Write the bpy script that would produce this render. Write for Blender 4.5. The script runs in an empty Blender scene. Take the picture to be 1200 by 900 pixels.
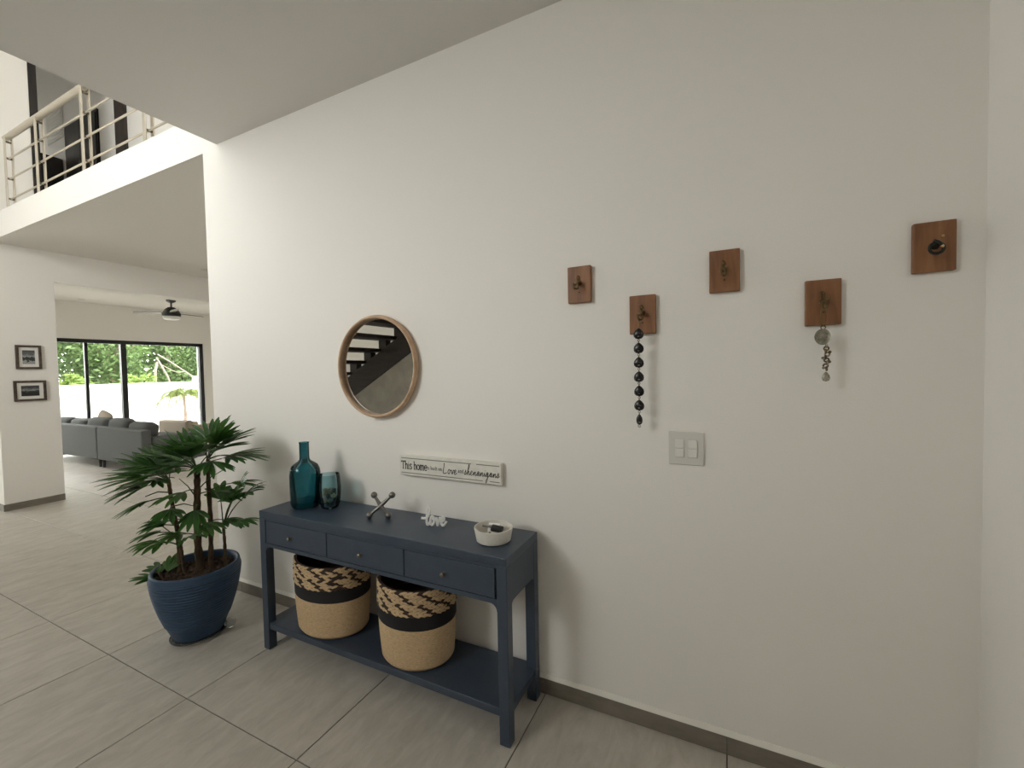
import bpy, bmesh, math, random
from mathutils import Vector, Matrix, Quaternion

sc = bpy.context.scene
col = sc.collection
R = math.radians
random.seed(7)

# ------------------------------------------------------------------ camera
def make_camera():
    f, yaw, pit, rol = 505.9852, R(26.1875), R(-1.8725), R(-1.1492)
    F = Vector((-math.sin(yaw) * math.cos(pit), math.cos(yaw) * math.cos(pit), math.sin(pit)))
    X = F.cross(Vector((0, 0, 1))).normalized()
    U = X.cross(F)
    X2 = X * math.cos(rol) + U * math.sin(rol)
    U2 = U * math.cos(rol) - X * math.sin(rol)
    cd = bpy.data.cameras.new('camera')
    cd.sensor_width = 36
    cd.lens = f / 1200 * 36
    cd.clip_start = .02
    co = bpy.data.objects.new('camera', cd)
    m = Matrix((X2, U2, -F)).transposed().to_4x4()
    m.translation = Vector((0, -1.8541, 1.533))
    co.matrix_world = m
    col.objects.link(co)
    sc.camera = co
make_camera()

# ------------------------------------------------------------------ light: overcast sky through the windows
world = bpy.data.worlds.new('sky')
sc.world = world
world.use_nodes = True
bg = world.node_tree.nodes['Background']
bg.inputs[0].default_value = (1.0, .985, .962, 1)
bg.inputs[1].default_value = 13.3
sc.view_settings.view_transform = 'Standard'
sc.view_settings.look = 'None'
sc.view_settings.gamma = 1
sc.view_settings.use_curve_mapping = False
sc.view_settings.exposure = 0.22
sc.cycles.use_denoising = True
sc.cycles.max_bounces = 10
sc.cycles.diffuse_bounces = 6
sc.cycles.transparent_max_bounces = 16
sc.cycles.sample_clamp_indirect = 8
sc.cycles.caustics_reflective = False
sc.cycles.caustics_refractive = False

def portal(name, center, sx, sy, direction):
    ld = bpy.data.lights.new(name, 'AREA')
    ld.shape = 'RECTANGLE'
    ld.size, ld.size_y = sx, sy
    ld.cycles.is_portal = True
    lo = bpy.data.objects.new(name, ld)
    lo.location = center
    lo.rotation_euler = Vector(direction).to_track_quat('-Z', 'Y').to_euler()
    col.objects.link(lo)
portal('stair_window_portal', (-4.1, -4.62, 3.6), 2.6, 2.5, (0, 1, 0))
portal('added_dining_portal', (-12.25, -2.0, 1.25), 3.1, 2.5, (1, 0, 0))
portal('added_gallery_portal', (-12.25, .65, 5.05), 1.0, 1.2, (1, 0, 0))
portal('added_clerestory_portal', (-2.95, -1.1, 4.5), 1.3, 1.2, (-1, 0, 0))
portal('garden_window_portal', (-12.25, 2.6, 1.18), 4.1, 2.4, (1, 0, 0))

# ------------------------------------------------------------------ materials
MATS = {}
def mat(name, base=(.8, .8, .8), rough=.6, metal=0.0, noise=None, bump=None, spec=.5, builder=None, coat=0):
    """noise=(scale, amount, stretch) varies the colour, bump=(scale, strength, distance)"""
    if name in MATS:
        return MATS[name]
    m = bpy.data.materials.new(name)
    m.use_nodes = True
    nt = m.node_tree
    b = nt.nodes['Principled BSDF']
    b.inputs['Base Color'].default_value = (*base, 1)
    b.inputs['Roughness'].default_value = rough
    b.inputs['Metallic'].default_value = metal
    b.inputs['Specular IOR Level'].default_value = spec
    if coat:
        b.inputs['Coat Weight'].default_value = coat
    tc = nt.nodes.new('ShaderNodeTexCoord')
    if noise:
        sca, amt, st = noise
        mp = nt.nodes.new('ShaderNodeMapping')
        mp.inputs['Scale'].default_value = st
        nt.links.new(tc.outputs['Object'], mp.inputs['Vector'])
        n = nt.nodes.new('ShaderNodeTexNoise')
        n.inputs['Scale'].default_value = sca
        n.inputs['Detail'].default_value = 6
        n.inputs['Roughness'].default_value = .6
        nt.links.new(mp.outputs[0], n.inputs['Vector'])
        cr = nt.nodes.new('ShaderNodeValToRGB')
        cr.color_ramp.elements[0].position = .3
        cr.color_ramp.elements[1].position = .7
        cr.color_ramp.elements[0].color = (*[c * (1 - amt) for c in base], 1)
        cr.color_ramp.elements[1].color = (*[min(1, c * (1 + amt)) for c in base], 1)
        nt.links.new(n.outputs['Fac'], cr.inputs[0])
        nt.links.new(cr.outputs[0], b.inputs['Base Color'])
    if bump:
        sca, s, d = bump
        n2 = nt.nodes.new('ShaderNodeTexNoise')
        n2.inputs['Scale'].default_value = sca
        n2.inputs['Detail'].default_value = 3
        nt.links.new(tc.outputs['Object'], n2.inputs['Vector'])
        bp = nt.nodes.new('ShaderNodeBump')
        bp.inputs['Strength'].default_value = s
        bp.inputs['Distance'].default_value = d
        nt.links.new(n2.outputs['Fac'], bp.inputs['Height'])
        nt.links.new(bp.outputs[0], b.inputs['Normal'])
    if builder:
        builder(nt, b, tc)
    MATS[name] = m
    return m

def wood_builder(c0, c1, axis_scale, sc_=6):
    def f(nt, b, tc):
        mp = nt.nodes.new('ShaderNodeMapping')
        mp.inputs['Scale'].default_value = axis_scale
        nt.links.new(tc.outputs['Object'], mp.inputs['Vector'])
        oi = nt.nodes.new('ShaderNodeObjectInfo')
        ad = nt.nodes.new('ShaderNodeVectorMath')
        ad.operation = 'ADD'
        cm = nt.nodes.new('ShaderNodeMath')
        cm.operation = 'MULTIPLY'
        cm.inputs[1].default_value = 37
        nt.links.new(oi.outputs['Random'], cm.inputs[0])
        nt.links.new(mp.outputs[0], ad.inputs[0])
        nt.links.new(cm.outputs[0], ad.inputs[1])
        n = nt.nodes.new('ShaderNodeTexNoise')
        n.inputs['Scale'].default_value = sc_
        n.inputs['Detail'].default_value = 8
        n.inputs['Distortion'].default_value = .4
        nt.links.new(ad.outputs[0], n.inputs['Vector'])
        cr = nt.nodes.new('ShaderNodeValToRGB')
        cr.color_ramp.elements[0].position = .35
        cr.color_ramp.elements[1].position = .68
        cr.color_ramp.elements[0].color = (*c0, 1)
        cr.color_ramp.elements[1].color = (*c1, 1)
        nt.links.new(n.outputs['Fac'], cr.inputs[0])
        nt.links.new(cr.outputs[0], b.inputs['Base Color'])
    return f

def tile_builder(nt, b, tc):
    """large-format grey porcelain with soft streaks along one axis, different on each tile"""
    geo = nt.nodes.new('ShaderNodeNewGeometry')
    mp = nt.nodes.new('ShaderNodeMapping')
    mp.inputs['Scale'].default_value = (3.4, 1.1, 1)
    nt.links.new(geo.outputs['Position'], mp.inputs['Vector'])
    oi = nt.nodes.new('ShaderNodeObjectInfo')
    mu = nt.nodes.new('ShaderNodeMath')
    mu.operation = 'MULTIPLY'
    mu.inputs[1].default_value = 50
    nt.links.new(oi.outputs['Random'], mu.inputs[0])
    ad = nt.nodes.new('ShaderNodeVectorMath')
    cb_ = nt.nodes.new('ShaderNodeCombineXYZ')
    nt.links.new(mu.outputs[0], cb_.inputs['Z'])
    nt.links.new(mp.outputs[0], ad.inputs[0])
    nt.links.new(cb_.outputs[0], ad.inputs[1])
    n = nt.nodes.new('ShaderNodeTexNoise')
    n.inputs['Scale'].default_value = 5.0
    n.inputs['Detail'].default_value = 9
    n.inputs['Roughness'].default_value = .68
    n.inputs['Distortion'].default_value = .6
    nt.links.new(ad.outputs[0], n.inputs['Vector'])
    cr = nt.nodes.new('ShaderNodeValToRGB')
    cr.color_ramp.elements[0].position = .3
    cr.color_ramp.elements[1].position = .72
    cr.color_ramp.elements[0].color = (.455, .422, .375, 1)
    cr.color_ramp.elements[1].color = (.625, .585, .53, 1)
    nt.links.new(n.outputs['Fac'], cr.inputs[0])
    nt.links.new(cr.outputs[0], b.inputs['Base Color'])
    bp = nt.nodes.new('ShaderNodeBump')
    bp.inputs['Strength'].default_value = .08
    bp.inputs['Distance'].default_value = .003
    nt.links.new(n.outputs['Fac'], bp.inputs['Height'])
    nt.links.new(bp.outputs[0], b.inputs['Normal'])

def print_builder(seed, water):
    """a small black-and-white landscape print"""
    def f(nt, b, tc):
        sep = nt.nodes.new('ShaderNodeSeparateXYZ')
        nt.links.new(tc.outputs['Generated'], sep.inputs[0])
        n = nt.nodes.new('ShaderNodeTexNoise')
        n.inputs['Scale'].default_value = 4.5
        n.inputs['Detail'].default_value = 8
        mp = nt.nodes.new('ShaderNodeMapping')
        mp.inputs['Location'].default_value = (seed, seed, seed)
        mp.inputs['Scale'].default_value = (1, 1.6, 2.2)
        nt.links.new(tc.outputs['Generated'], mp.inputs['Vector'])
        nt.links.new(mp.outputs[0], n.inputs['Vector'])
        cr = nt.nodes.new('ShaderNodeValToRGB')
        els = cr.color_ramp.elements
        els[0].position, els[0].color = 0, (.3, .3, .3, 1) if water else (.012, .013, .014, 1)
        els[1].position, els[1].color = 1, (.06, .07, .08, 1)
        for p, v in ([(.22, .35), (.25, .03), (.5, .02), (.56, .4), (.7, .12)] if water else [(.35, .012), (.5, .05), (.54, .3), (.62, .16), (.8, .03)]):
            e = els.new(p)
            e.color = (v, v * 1.03, v * 1.05, 1)
        m1 = nt.nodes.new('ShaderNodeMath')
        m1.operation = 'MULTIPLY_ADD'
        m1.inputs[1].default_value = .55
        nt.links.new(n.outputs['Fac'], m1.inputs[0])
        m2 = nt.nodes.new('ShaderNodeMath')
        m2.operation = 'SUBTRACT'
        m2.inputs[1].default_value = .27
        nt.links.new(sep.outputs['Z'], m2.inputs[0])
        nt.links.new(m2.outputs[0], m1.inputs[2])
        nt.links.new(m1.outputs[0], cr.inputs[0])
        nt.links.new(cr.outputs[0], b.inputs['Base Color'])
    return f

def glass_mat(name, tint, rough=.03, body=0.0, body_col=(.1, .3, .35), refl=1.0):
    """thin-walled glass: tinted transparency under a fresnel reflection, with an optional cloudy body"""
    if name in MATS:
        return MATS[name]
    m = bpy.data.materials.new(name)
    m.use_nodes = True
    nt = m.node_tree
    nt.nodes.remove(nt.nodes['Principled BSDF'])
    out = nt.nodes['Material Output']
    tr = nt.nodes.new('ShaderNodeBsdfTransparent')
    tr.inputs[0].default_value = (*tint, 1)
    df = nt.nodes.new('ShaderNodeBsdfDiffuse')
    df.inputs[0].default_value = (*body_col, 1)
    mx0 = nt.nodes.new('ShaderNodeMixShader')
    mx0.inputs[0].default_value = body
    nt.links.new(tr.outputs[0], mx0.inputs[1])
    nt.links.new(df.outputs[0], mx0.inputs[2])
    gl = nt.nodes.new('ShaderNodeBsdfGlossy')
    gl.inputs['Roughness'].default_value = rough
    fr = nt.nodes.new('ShaderNodeFresnel')
    fr.inputs['IOR'].default_value = 1.45
    mu = nt.nodes.new('ShaderNodeMath')
    mu.operation = 'MULTIPLY'
    mu.inputs[1].default_value = refl
    nt.links.new(fr.outputs[0], mu.inputs[0])
    mx = nt.nodes.new('ShaderNodeMixShader')
    nt.links.new(mu.outputs[0], mx.inputs[0])
    nt.links.new(mx0.outputs[0], mx.inputs[1])
    nt.links.new(gl.outputs[0], mx.inputs[2])
    nt.links.new(mx.outputs[0], out.inputs['Surface'])
    MATS[name] = m
    return m

def leaf_mat(name, c0, c1, rough=.45, trans=.25):
    def f(nt, b, tc):
        oi = nt.nodes.new('ShaderNodeObjectInfo')
        n = nt.nodes.new('ShaderNodeTexNoise')
        n.inputs['Scale'].default_value = 9
        nt.links.new(tc.outputs['Object'], n.inputs['Vector'])
        mx = nt.nodes.new('ShaderNodeMix')
        mx.data_type = 'RGBA'
        mx.inputs['A'].default_value = (*c0, 1)
        mx.inputs['B'].default_value = (*c1, 1)
        nt.links.new(n.outputs['Fac'], mx.inputs['Factor'])
        nt.links.new(mx.outputs['Result'], b.inputs['Base Color'])
        tl = nt.nodes.new('ShaderNodeBsdfTranslucent')
        nt.links.new(mx.outputs['Result'], tl.inputs[0])
        ms = nt.nodes.new('ShaderNodeMixShader')
        ms.inputs[0].default_value = trans
        nt.links.new(b.outputs[0], ms.inputs[1])
        nt.links.new(tl.outputs[0], ms.inputs[2])
        nt.links.new(ms.outputs[0], nt.nodes['Material Output'].inputs['Surface'])
    return mat(name, c0, rough, builder=f)

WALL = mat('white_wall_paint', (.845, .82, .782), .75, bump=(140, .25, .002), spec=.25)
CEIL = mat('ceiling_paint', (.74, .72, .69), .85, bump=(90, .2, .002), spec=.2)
TILE = mat('floor_tile', rough=.5, builder=tile_builder, spec=.45)
GROUT = mat('grout', (.11, .10, .088), .9)
SKIRT = mat('skirting_tile', (.20, .175, .145), .5, noise=(6, .18, (1, 1, 3)))
CAULK = mat('white_caulk', (.84, .82, .76), .6)
NAVY = mat('navy_grey_paint', (.044, .062, .094), .36, noise=(14, .08, (1, 1, 1)), bump=(260, .08, .001))
DARK = mat('gap_shade', (.01, .011, .013), .8)  # near-black that stands in for shade in the drawer gaps
BRONZE = mat('antique_bronze', (.20, .17, .13), .35, .9)
BRASS = mat('dark_brass', (.16, .11, .05), .38, .9, noise=(60, .5, (1, 1, 1)))
PEWTER = mat('brushed_pewter', (.20, .19, .175), .38, .85, noise=(40, .2, (1, 1, 1)))
STEEL = mat('satin_steel', (.62, .57, .48), .38, .75)
PLAQUE = mat('plaque_wood', rough=.5, builder=wood_builder((.18, .074, .029), (.29, .130, .053), (9, 9, 1.2), 5))
OAK = mat('pale_oak', rough=.5, builder=wood_builder((.44, .28, .17), (.60, .42, .28), (3, 3, 3), 5))
POT = mat('navy_pot_glaze', (.024, .058, .118), .5, noise=(18, .25, (1, 1, 5)))
SOIL = mat('bark_soil', (.075, .045, .028), .95, noise=(40, .7, (1, 1, 1)), bump=(70, 1, .01))
CANE = mat('palm_cane_fibre', (.10, .065, .038), .9, noise=(50, .6, (1, 1, .2)), bump=(120, .8, .006))
FROND = leaf_mat('palm_leaf', (.028, .085, .020), (.065, .165, .036), .36, .22)
FROND2 = leaf_mat('palm_leaf_young', (.050, .13, .028), (.10, .22, .048), .38, .25)
STALK = mat('palm_petiole', (.05, .085, .03), .6)
WHITE = mat('white_enamel', (.90, .89, .86), .35)
CERAMIC = mat('white_speckled_ceramic', (.74, .71, .65), .55, noise=(120, .06, (1, 1, 1)))
SIGNP = mat('chalky_cream_paint', (.76, .74, .68), .7, noise=(20, .08, (1, 1, 1)))
INK = mat('charcoal_ink', (.035, .034, .032), .7)
GREYLINE = mat('grey_line_ink', (.22, .21, .19), .7)
JUTE = mat('jute_fibre', (.58, .42, .25), .9, noise=(70, .28, (1, 1, 6)), bump=(300, .5, .002))
BLACKJ = mat('black_fibre', (.014, .013, .014), .9, bump=(300, .5, .002))
BROWNJ = mat('dark_brown_fibre', (.045, .026, .017), .9, bump=(300, .5, .002))
PLASTIC = mat('white_switch_plastic', (.76, .75, .71), .35)
PLATE = mat('switch_plate_plastic', (.66, .65, .61), .4)
BLACKP = mat('black_plastic', (.02, .02, .02), .4)
BEAD = mat('dark_bead_enamel', (.018, .017, .017), .25, .3)
COIN = mat('tarnished_silver', (.30, .28, .23), .42, .8, noise=(90, .5, (1, 1, 1)))
MIRROR = mat('mirror_silver', (.86, .86, .84), .01, 1.0)
FRAMEW = mat('dark_picture_frame', rough=.55, builder=wood_builder((.045, .03, .022), (.10, .07, .05), (4, 4, 4), 6))
MATB = mat('white_mat_board', (.82, .80, .76), .8)
PRINT1 = mat('harbour_print', rough=.6, builder=print_builder(3.1, True))
PRINT2 = mat('skyline_print', rough=.6, builder=print_builder(8.7, False))
BLACKM = mat('black_aluminium', (.016, .016, .017), .45, .2)
PANE = glass_mat('window_glass', (.97, .985, .975), .0, refl=.6)
SOFA = mat('grey_sofa_fabric', (.125, .132, .13), .95, noise=(160, .15, (1, 1, 1)), bump=(400, .5, .002))
SOFAC = mat('grey_cushion_fabric', (.105, .11, .108), .95, noise=(160, .15, (1, 1, 1)), bump=(400, .5, .002))
BEIGE = mat('beige_cushion_fabric', (.42, .36, .29), .95, noise=(100, .12, (1, 1, 1)))
DARKWOOD = mat('dark_stained_wood', rough=.5, builder=wood_builder((.012, .007, .005), (.030, .016, .011), (1, 6, 6), 4))
DOORW = mat('espresso_door_wood', rough=.5, builder=wood_builder((.008, .006, .006), (.018, .013, .011), (5, 5, 1), 4))
FROST = mat('frosted_diffuser', (.8, .8, .78), .5)
BLADE = mat('grey_fan_blade', (.23, .21, .19), .5)
GARDENW = mat('white_render', (.72, .72, .70), .9, noise=(3, .05, (1, 1, 1)))
PAVE = mat('pale_paving', (.42, .40, .36), .9, noise=(4, .15, (1, 1, 1)))
BARK = mat('pale_bark', (.17, .145, .115), .9, noise=(12, .35, (1, 1, .3)))
BARKD = mat('brown_bark', (.16, .12, .09), .9, noise=(12, .35, (1, 1, .3)))
TREE1 = leaf_mat('tree_leaf_dark', (.030, .062, .022), (.075, .125, .045), .6, .35)
TREE2 = leaf_mat('tree_leaf_mid', (.055, .105, .028), (.12, .185, .06), .6, .4)
TREE3 = leaf_mat('tree_leaf_lime', (.10, .17, .03), (.20, .27, .06), .6, .4)
PALMG = leaf_mat('garden_palm_leaf', (.085, .125, .025), (.16, .19, .05), .5, .4)
STONE = mat('grey_stone_tile', (.42, .40, .35), .7, noise=(5, .15, (1, 1, 1)))
TEAL = glass_mat('teal_glass', (.36, .66, .71), .04, body=.11, body_col=(.01, .13, .17))
TEAL2 = glass_mat('pale_teal_glass', (.76, .89, .91), .04, body=.025, body_col=(.05, .2, .25))
CLEAR = glass_mat('clear_plastic', (.96, .965, .95), .08, body=.16, body_col=(.6, .6, .58))

# ------------------------------------------------------------------ mesh builder
def catmull(pts, n=6, closed=False):
    P = [Vector(p) for p in pts]
    if len(P) < 3:
        return P
    out = []
    N = len(P)
    rng = range(N if closed else N - 1)
    for i in rng:
        p0 = P[(i - 1) % N] if closed or i > 0 else P[0] * 2 - P[1]
        p1, p2 = P[i], P[(i + 1) % N]
        p3 = P[(i + 2) % N] if closed or i + 2 < N else P[-1] * 2 - P[-2]
        for k in range(n):
            t = k / n
            out.append(.5 * ((2 * p1) + (p2 - p0) * t + (2 * p0 - 5 * p1 + 4 * p2 - p3) * t * t + (3 * p1 - p0 - 3 * p2 + p3) * t ** 3))
    if not closed:
        out.append(P[-1])
    return out

class MB:
    def __init__(s):
        s.v, s.f, s.m = [], [], []
        s.cur = 0
    def add(s, vs, fs):
        o = len(s.v)
        s.v += [tuple(v) for v in vs]
        s.f += [tuple(i + o for i in f) for f in fs]
        s.m += [s.cur] * len(fs)
        return s
    def box(s, x0, x1, y0, y1, z0, z1):
        vs = [(x, y, z) for z in (z0, z1) for y in (y0, y1) for x in (x0, x1)]
        return s.add(vs, [(0, 2, 3, 1), (4, 5, 7, 6), (0, 1, 5, 4), (2, 6, 7, 3), (0, 4, 6, 2), (1, 3, 7, 5)])
    def prism(s, poly, axis, a, b):
        """poly of 2-D points extruded along axis ('x','y','z') from a to b"""
        def p3(p, t):
            return {'x': (t, p[0], p[1]), 'y': (p[0], t, p[1]), 'z': (p[0], p[1], t)}[axis]
        n = len(poly)
        vs = [p3(p, a) for p in poly] + [p3(p, b) for p in poly]
        fs = [tuple(range(n))[::-1], tuple(range(n, 2 * n))] + [(i, (i + 1) % n, n + (i + 1) % n, n + i) for i in range(n)]
        return s.add(vs, fs)
    def lathe(s, prof, n=32, center=(0, 0, 0), sx=1, sy=1, closed=False):
        vs, fs = [], []
        cx, cy, cz = center
        for r, z in prof:
            for k in range(n):
                a = 2 * math.pi * k / n
                vs.append((cx + r * sx * math.cos(a), cy + r * sy * math.sin(a), cz + z))
        m = len(prof)
        for j in range(m if closed else m - 1):
            for k in range(n):
                fs.append((j * n + k, j * n + (k + 1) % n, ((j + 1) % m) * n + (k + 1) % n, ((j + 1) % m) * n + k))
        if not closed:
            if prof[0][0] > 1e-6:
                fs.append(tuple(range(n))[::-1])
            if prof[-1][0] > 1e-6:
                fs.append(tuple(range((m - 1) * n, m * n)))
        return s.add(vs, fs)
    def tube(s, path, rad, n=8, closed=False, flat=1.0, flat_dir=None):
        P = [Vector(p) for p in path]
        N = len(P)
        rr = rad if isinstance(rad, (list, tuple)) else [rad] * N
        vs, fs = [], []
        prev = None
        for i in range(N):
            if closed:
                t = (P[(i + 1) % N] - P[i - 1])
            else:
                t = P[min(i + 1, N - 1)] - P[max(i - 1, 0)]
            if t.length < 1e-9:
                t = Vector((0, 0, 1))
            t.normalize()
            if flat_dir is not None:
                b = Vector(flat_dir)
                a = b.cross(t)
                if a.length < 1e-6:
                    a = Vector((1, 0, 0))
                a.normalize()
            else:
                if prev is None:
                    prev = t.orthogonal().normalized()
                a = prev - t * prev.dot(t)
                a = a.normalized() if a.length > 1e-6 else t.orthogonal().normalized()
                b = t.cross(a)
            prev = a
            for k in range(n):
                an = 2 * math.pi * k / n
                vs.append(P[i] + (a * math.cos(an) + b * math.sin(an) * flat) * rr[i])
        for i in range(N if closed else N - 1):
            j = (i + 1) % N
            for k in range(n):
                fs.append((i * n + k, i * n + (k + 1) % n, j * n + (k + 1) % n, j * n + k))
        if not closed:
            fs.append(tuple(range(n))[::-1])
            fs.append(tuple(range((N - 1) * n, N * n)))
        return s.add(vs, fs)
    def ball(s, c, r, n=12, sx=1, sy=1, sz=1):
        prof = [(max(1e-7, r * math.sin(math.pi * i / (n // 2))), -r * math.cos(math.pi * i / (n // 2)) * sz) for i in range(n // 2 + 1)]
        return s.lathe(prof, n, c, sx, sy)
    def torus(s, c, R_, r, axis='y', n=40, k=10, sy=1.0):
        c = Vector(c)
        path = []
        for i in range(n):
            a = 2 * math.pi * i / n
            u, w = R_ * math.cos(a), R_ * math.sin(a) * sy
            path.append(c + Vector({'y': (u, 0, w), 'z': (u, w, 0), 'x': (0, u, w)}[axis]))
        return s.tube(path, r, k, True)
    def build(s, name, material, parent=None, smooth=False, bevel=0, seg=2, kind=None, auto=None, loc=None):
        me = bpy.data.meshes.new(name)
        me.from_pydata(s.v, [], s.f)
        mats = material if isinstance(material, (list, tuple)) else [material]
        for m in mats:
            me.materials.append(m)
        if len(mats) > 1:
            for p, i in zip(me.polygons, s.m):
                p.material_index = i
        bm = bmesh.new()
        bm.from_mesh(me)
        if bevel:
            es = [e for e in bm.edges if len(e.link_faces) == 2 and e.calc_face_angle(0) > .6]
            bmesh.ops.bevel(bm, geom=es, offset=bevel, segments=seg, affect='EDGES', profile=.5, clamp_overlap=True)
        bmesh.ops.recalc_face_normals(bm, faces=bm.faces)
        bm.to_mesh(me)
        bm.free()
        if smooth or bevel:
            for p in me.polygons:
                p.use_smooth = True
            me.set_sharp_from_angle(angle=R(auto or (38 if smooth else 50)))
        o = bpy.data.objects.new(name, me)
        col.objects.link(o)
        if bevel:
            wn = o.modifiers.new('weighted_normal', 'WEIGHTED_NORMAL')
            wn.weight = 100
            wn.keep_sharp = True
        if parent is not None:
            o.parent = parent
        if loc is not None:
            o.location = loc
        if kind:
            o['kind'] = kind
        return o

def tag(o, label, cat=None, group=None):
    o['label'] = label
    if cat:
        o['category'] = cat
    if group:
        o['group'] = group
    return o
def thing(name, label, cat, loc=(0, 0, 0), group=None, rz=0):
    o = bpy.data.objects.new(name, None)
    o.empty_display_size = .1
    col.objects.link(o)
    o.location = loc
    o.rotation_euler = (0, 0, rz)
    return tag(o, label, cat, group)
def struct(name, mb, m, label=None, parent=None, **k):
    o = mb.build(name, m, parent, **k)
    if parent is None:
        o['kind'] = 'structure'
        if label:
            o['label'] = label
    return o
def bx(*a):
    return MB().box(*a)

# ------------------------------------------------------------------ dimensions
T = .7686          # floor tile pitch
OX = -.764         # a tile joint along the long wall
YT = -.7485
XE = -3.333        # free end of the long wall
ZS, ZF, ZC = 3.12, 3.40, 3.144
XC = -3.169        # edge of the low ceiling
XR = .727
XA = -7.53         # picture pier
YA = .514
XB = -12.0         # garden window wall
YB = -4.6          # stair wall
ZT = 5.9
YU = 1.25          # back wall of the gallery upstairs
YL = 5.6
WX0, WX1, WZ2 = -5.35, -2.85, 2.4  # right edge and sill of the stair window
WZT = 4.75            # its head
DY0, DY1 = -3.5, -.5   # unseen glass door added on the dining side for light
YC = -2.45          # the low ceiling stops here, the stairwell is open above

# ------------------------------------------------------------------ floor: base with tiles
floor = struct('floor', bx(XB - .2, XR + .2, YB - .2, YL + .2, -.12, -.004), GROUT, 'grey large-format tile floor of the hall and living room')
tile_mesh = None
def tile_box(x0, x1, y0, y1, c=.0012):
    vs = [(x, y, z) for z, k in ((-.006, 0), (-c, 0), (0, c)) for x, y in ((x0 + k, y0 + k), (x1 - k, y0 + k), (x1 - k, y1 - k), (x0 + k, y1 - k))]
    return MB().add(vs, [(3, 2, 1, 0), (8, 9, 10, 11)] + [(a * 4 + i, a * 4 + (i + 1) % 4, a * 4 + 4 + (i + 1) % 4, a * 4 + 4 + i) for a in (0, 1) for i in range(4)])
i0, i1 = int((XB - OX) / T) - 1, 2
for i in range(i0, i1):
    for j in range(-8, 8):
        x0, y0 = OX + i * T, YT + j * T
        x1, y1 = x0 + T, y0 + T
        cx0, cx1 = max(x0, XB - .15), min(x1, XR + .1)
        cy0, cy1 = max(y0, YB), min(y1, YL)
        if cx1 - cx0 < .05 or cy1 - cy0 < .05 or (x0 > XE + .3 and y0 > .1):
            continue
        g = .0024
        full = (cx1 - cx0 > T - .01) and (cy1 - cy0 > T - .01)
        if full:
            if tile_mesh is None:
                t = tile_box(g, T - g, g, T - g).build('tile', TILE, floor, loc=(x0, y0, 0))
                tile_mesh = t.data
            else:
                t = bpy.data.objects.new('tile', tile_mesh)
                col.objects.link(t)
                t.parent = floor
                t.location = (x0, y0, 0)
        else:
            tile_box(cx0 + g, cx1 - g, cy0 + g, cy1 - g).build('tile', TILE, floor)

# ------------------------------------------------------------------ walls and ceilings
struct('wall_back', bx(XE, XR + .25, 0, .2, 0, ZF), WALL, 'long white painted wall with wooden hooks')
struct('wall_right', bx(XR, XR + .25, YB, 0, 0, ZT), WALL, 'short white wall beside the hook plaques')
struct('wall_stair', MB().box(XB - .2, -7.6, YB - .25, YB, 0, ZF).box(-7.6, WX0, YB - .25, YB, 0, ZT).box(WX0, WX1, YB - .25, YB, 0, WZ2).box(WX0, WX1, YB - .25, YB, WZT, ZT).box(WX1, XR + .25, YB - .25, YB, 0, ZT),
       WALL, 'white wall with a high window behind the staircase')
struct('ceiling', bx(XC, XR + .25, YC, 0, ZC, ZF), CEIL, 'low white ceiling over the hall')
struct('ceiling_upper', MB().box(-7.6, XR + .25, YB - .25, YU + .2, ZT, ZT + .2).box(XB - .2, -7.6, -.2, YU + .2, ZT, ZT + .2), CEIL, 'white ceiling of the double-height space')
struct('wall_upper_right', bx(XC, XR + .25, YC, YC + .2, ZF, ZT), WALL, 'white upper wall over the hall ceiling')
struct('wall_upper_side', MB().box(XC, XC + .2, YC + .2, -1.75, ZF, ZT).box(XC, XC + .2, -.45, YU, ZF, ZT).box(XC, XC + .2, -1.75, -.45, ZF, 3.9).box(XC, XC + .2, -1.75, -.45, 5.1, ZT), WALL)
struct('wall_upper_left', MB().box(-7.6, -7.35, YB, 0, ZS, ZT).box(-7.6, -7.35, 0, .33, ZF, ZT), WALL, 'bright white upper wall beside the gallery railing')
struct('trim_1', bx(-7.6, -7.34, .33, .40, ZF, ZT), DOORW, 'dark brown jamb at the end of the upper wall')
# gallery slab: its face is flush with the long wall
struct('ceiling_gallery', bx(XB - .2, XE, 0, YL, ZS, ZF), WALL, 'white gallery slab with a bright edge over the opening')
struct('wall_gallery', bx(XB - .2, XC + .2, YU, YU + .2, ZF, ZT), WALL, 'white back wall of the upstairs gallery')
struct('wall_upper_end', MB().box(XB - .2, XB, -.2, .2, ZF, ZT).box(XB - .2, XB, 1.1, YU, ZF, ZT).box(XB - .2, XB, .2, 1.1, ZF, 4.5).box(XB - .2, XB, .2, 1.1, 5.6, ZT), WALL)
struct('wall_upper_front', bx(XB, -7.6, -.2, 0, ZF, ZT), WALL)
# pier and header towards the living room
struct('wall_left', MB().box(XA - .3, XA, 0, YA, 0, ZS).box(XA - .3, XA, YA, YL, 2.745, ZS), WALL, 'white pier and header at the living room opening')
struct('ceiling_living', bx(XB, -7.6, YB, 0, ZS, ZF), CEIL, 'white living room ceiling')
struct('wall_passage', bx(XE, XE + .2, .2, YL, 0, ZS), WALL)
struct('wall_far', bx(XB - .2, XE + .2, YL, YL + .2, 0, ZS), WALL)
# window wall
WY0, WY1, WZ = .7, 4.63, 2.36
struct('wall_window', MB().box(XB - .3, XB, YB, DY0, 0, ZS).box(XB - .3, XB, DY1, WY0, 0, ZS).box(XB - .3, XB, DY0, DY1, 2.5, ZS).box(XB - .3, XB, WY1, YL, 0, ZS).box(XB - .3, XB, WY0, WY1, WZ, ZS), WALL, 'white living room wall around the garden window')

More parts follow.
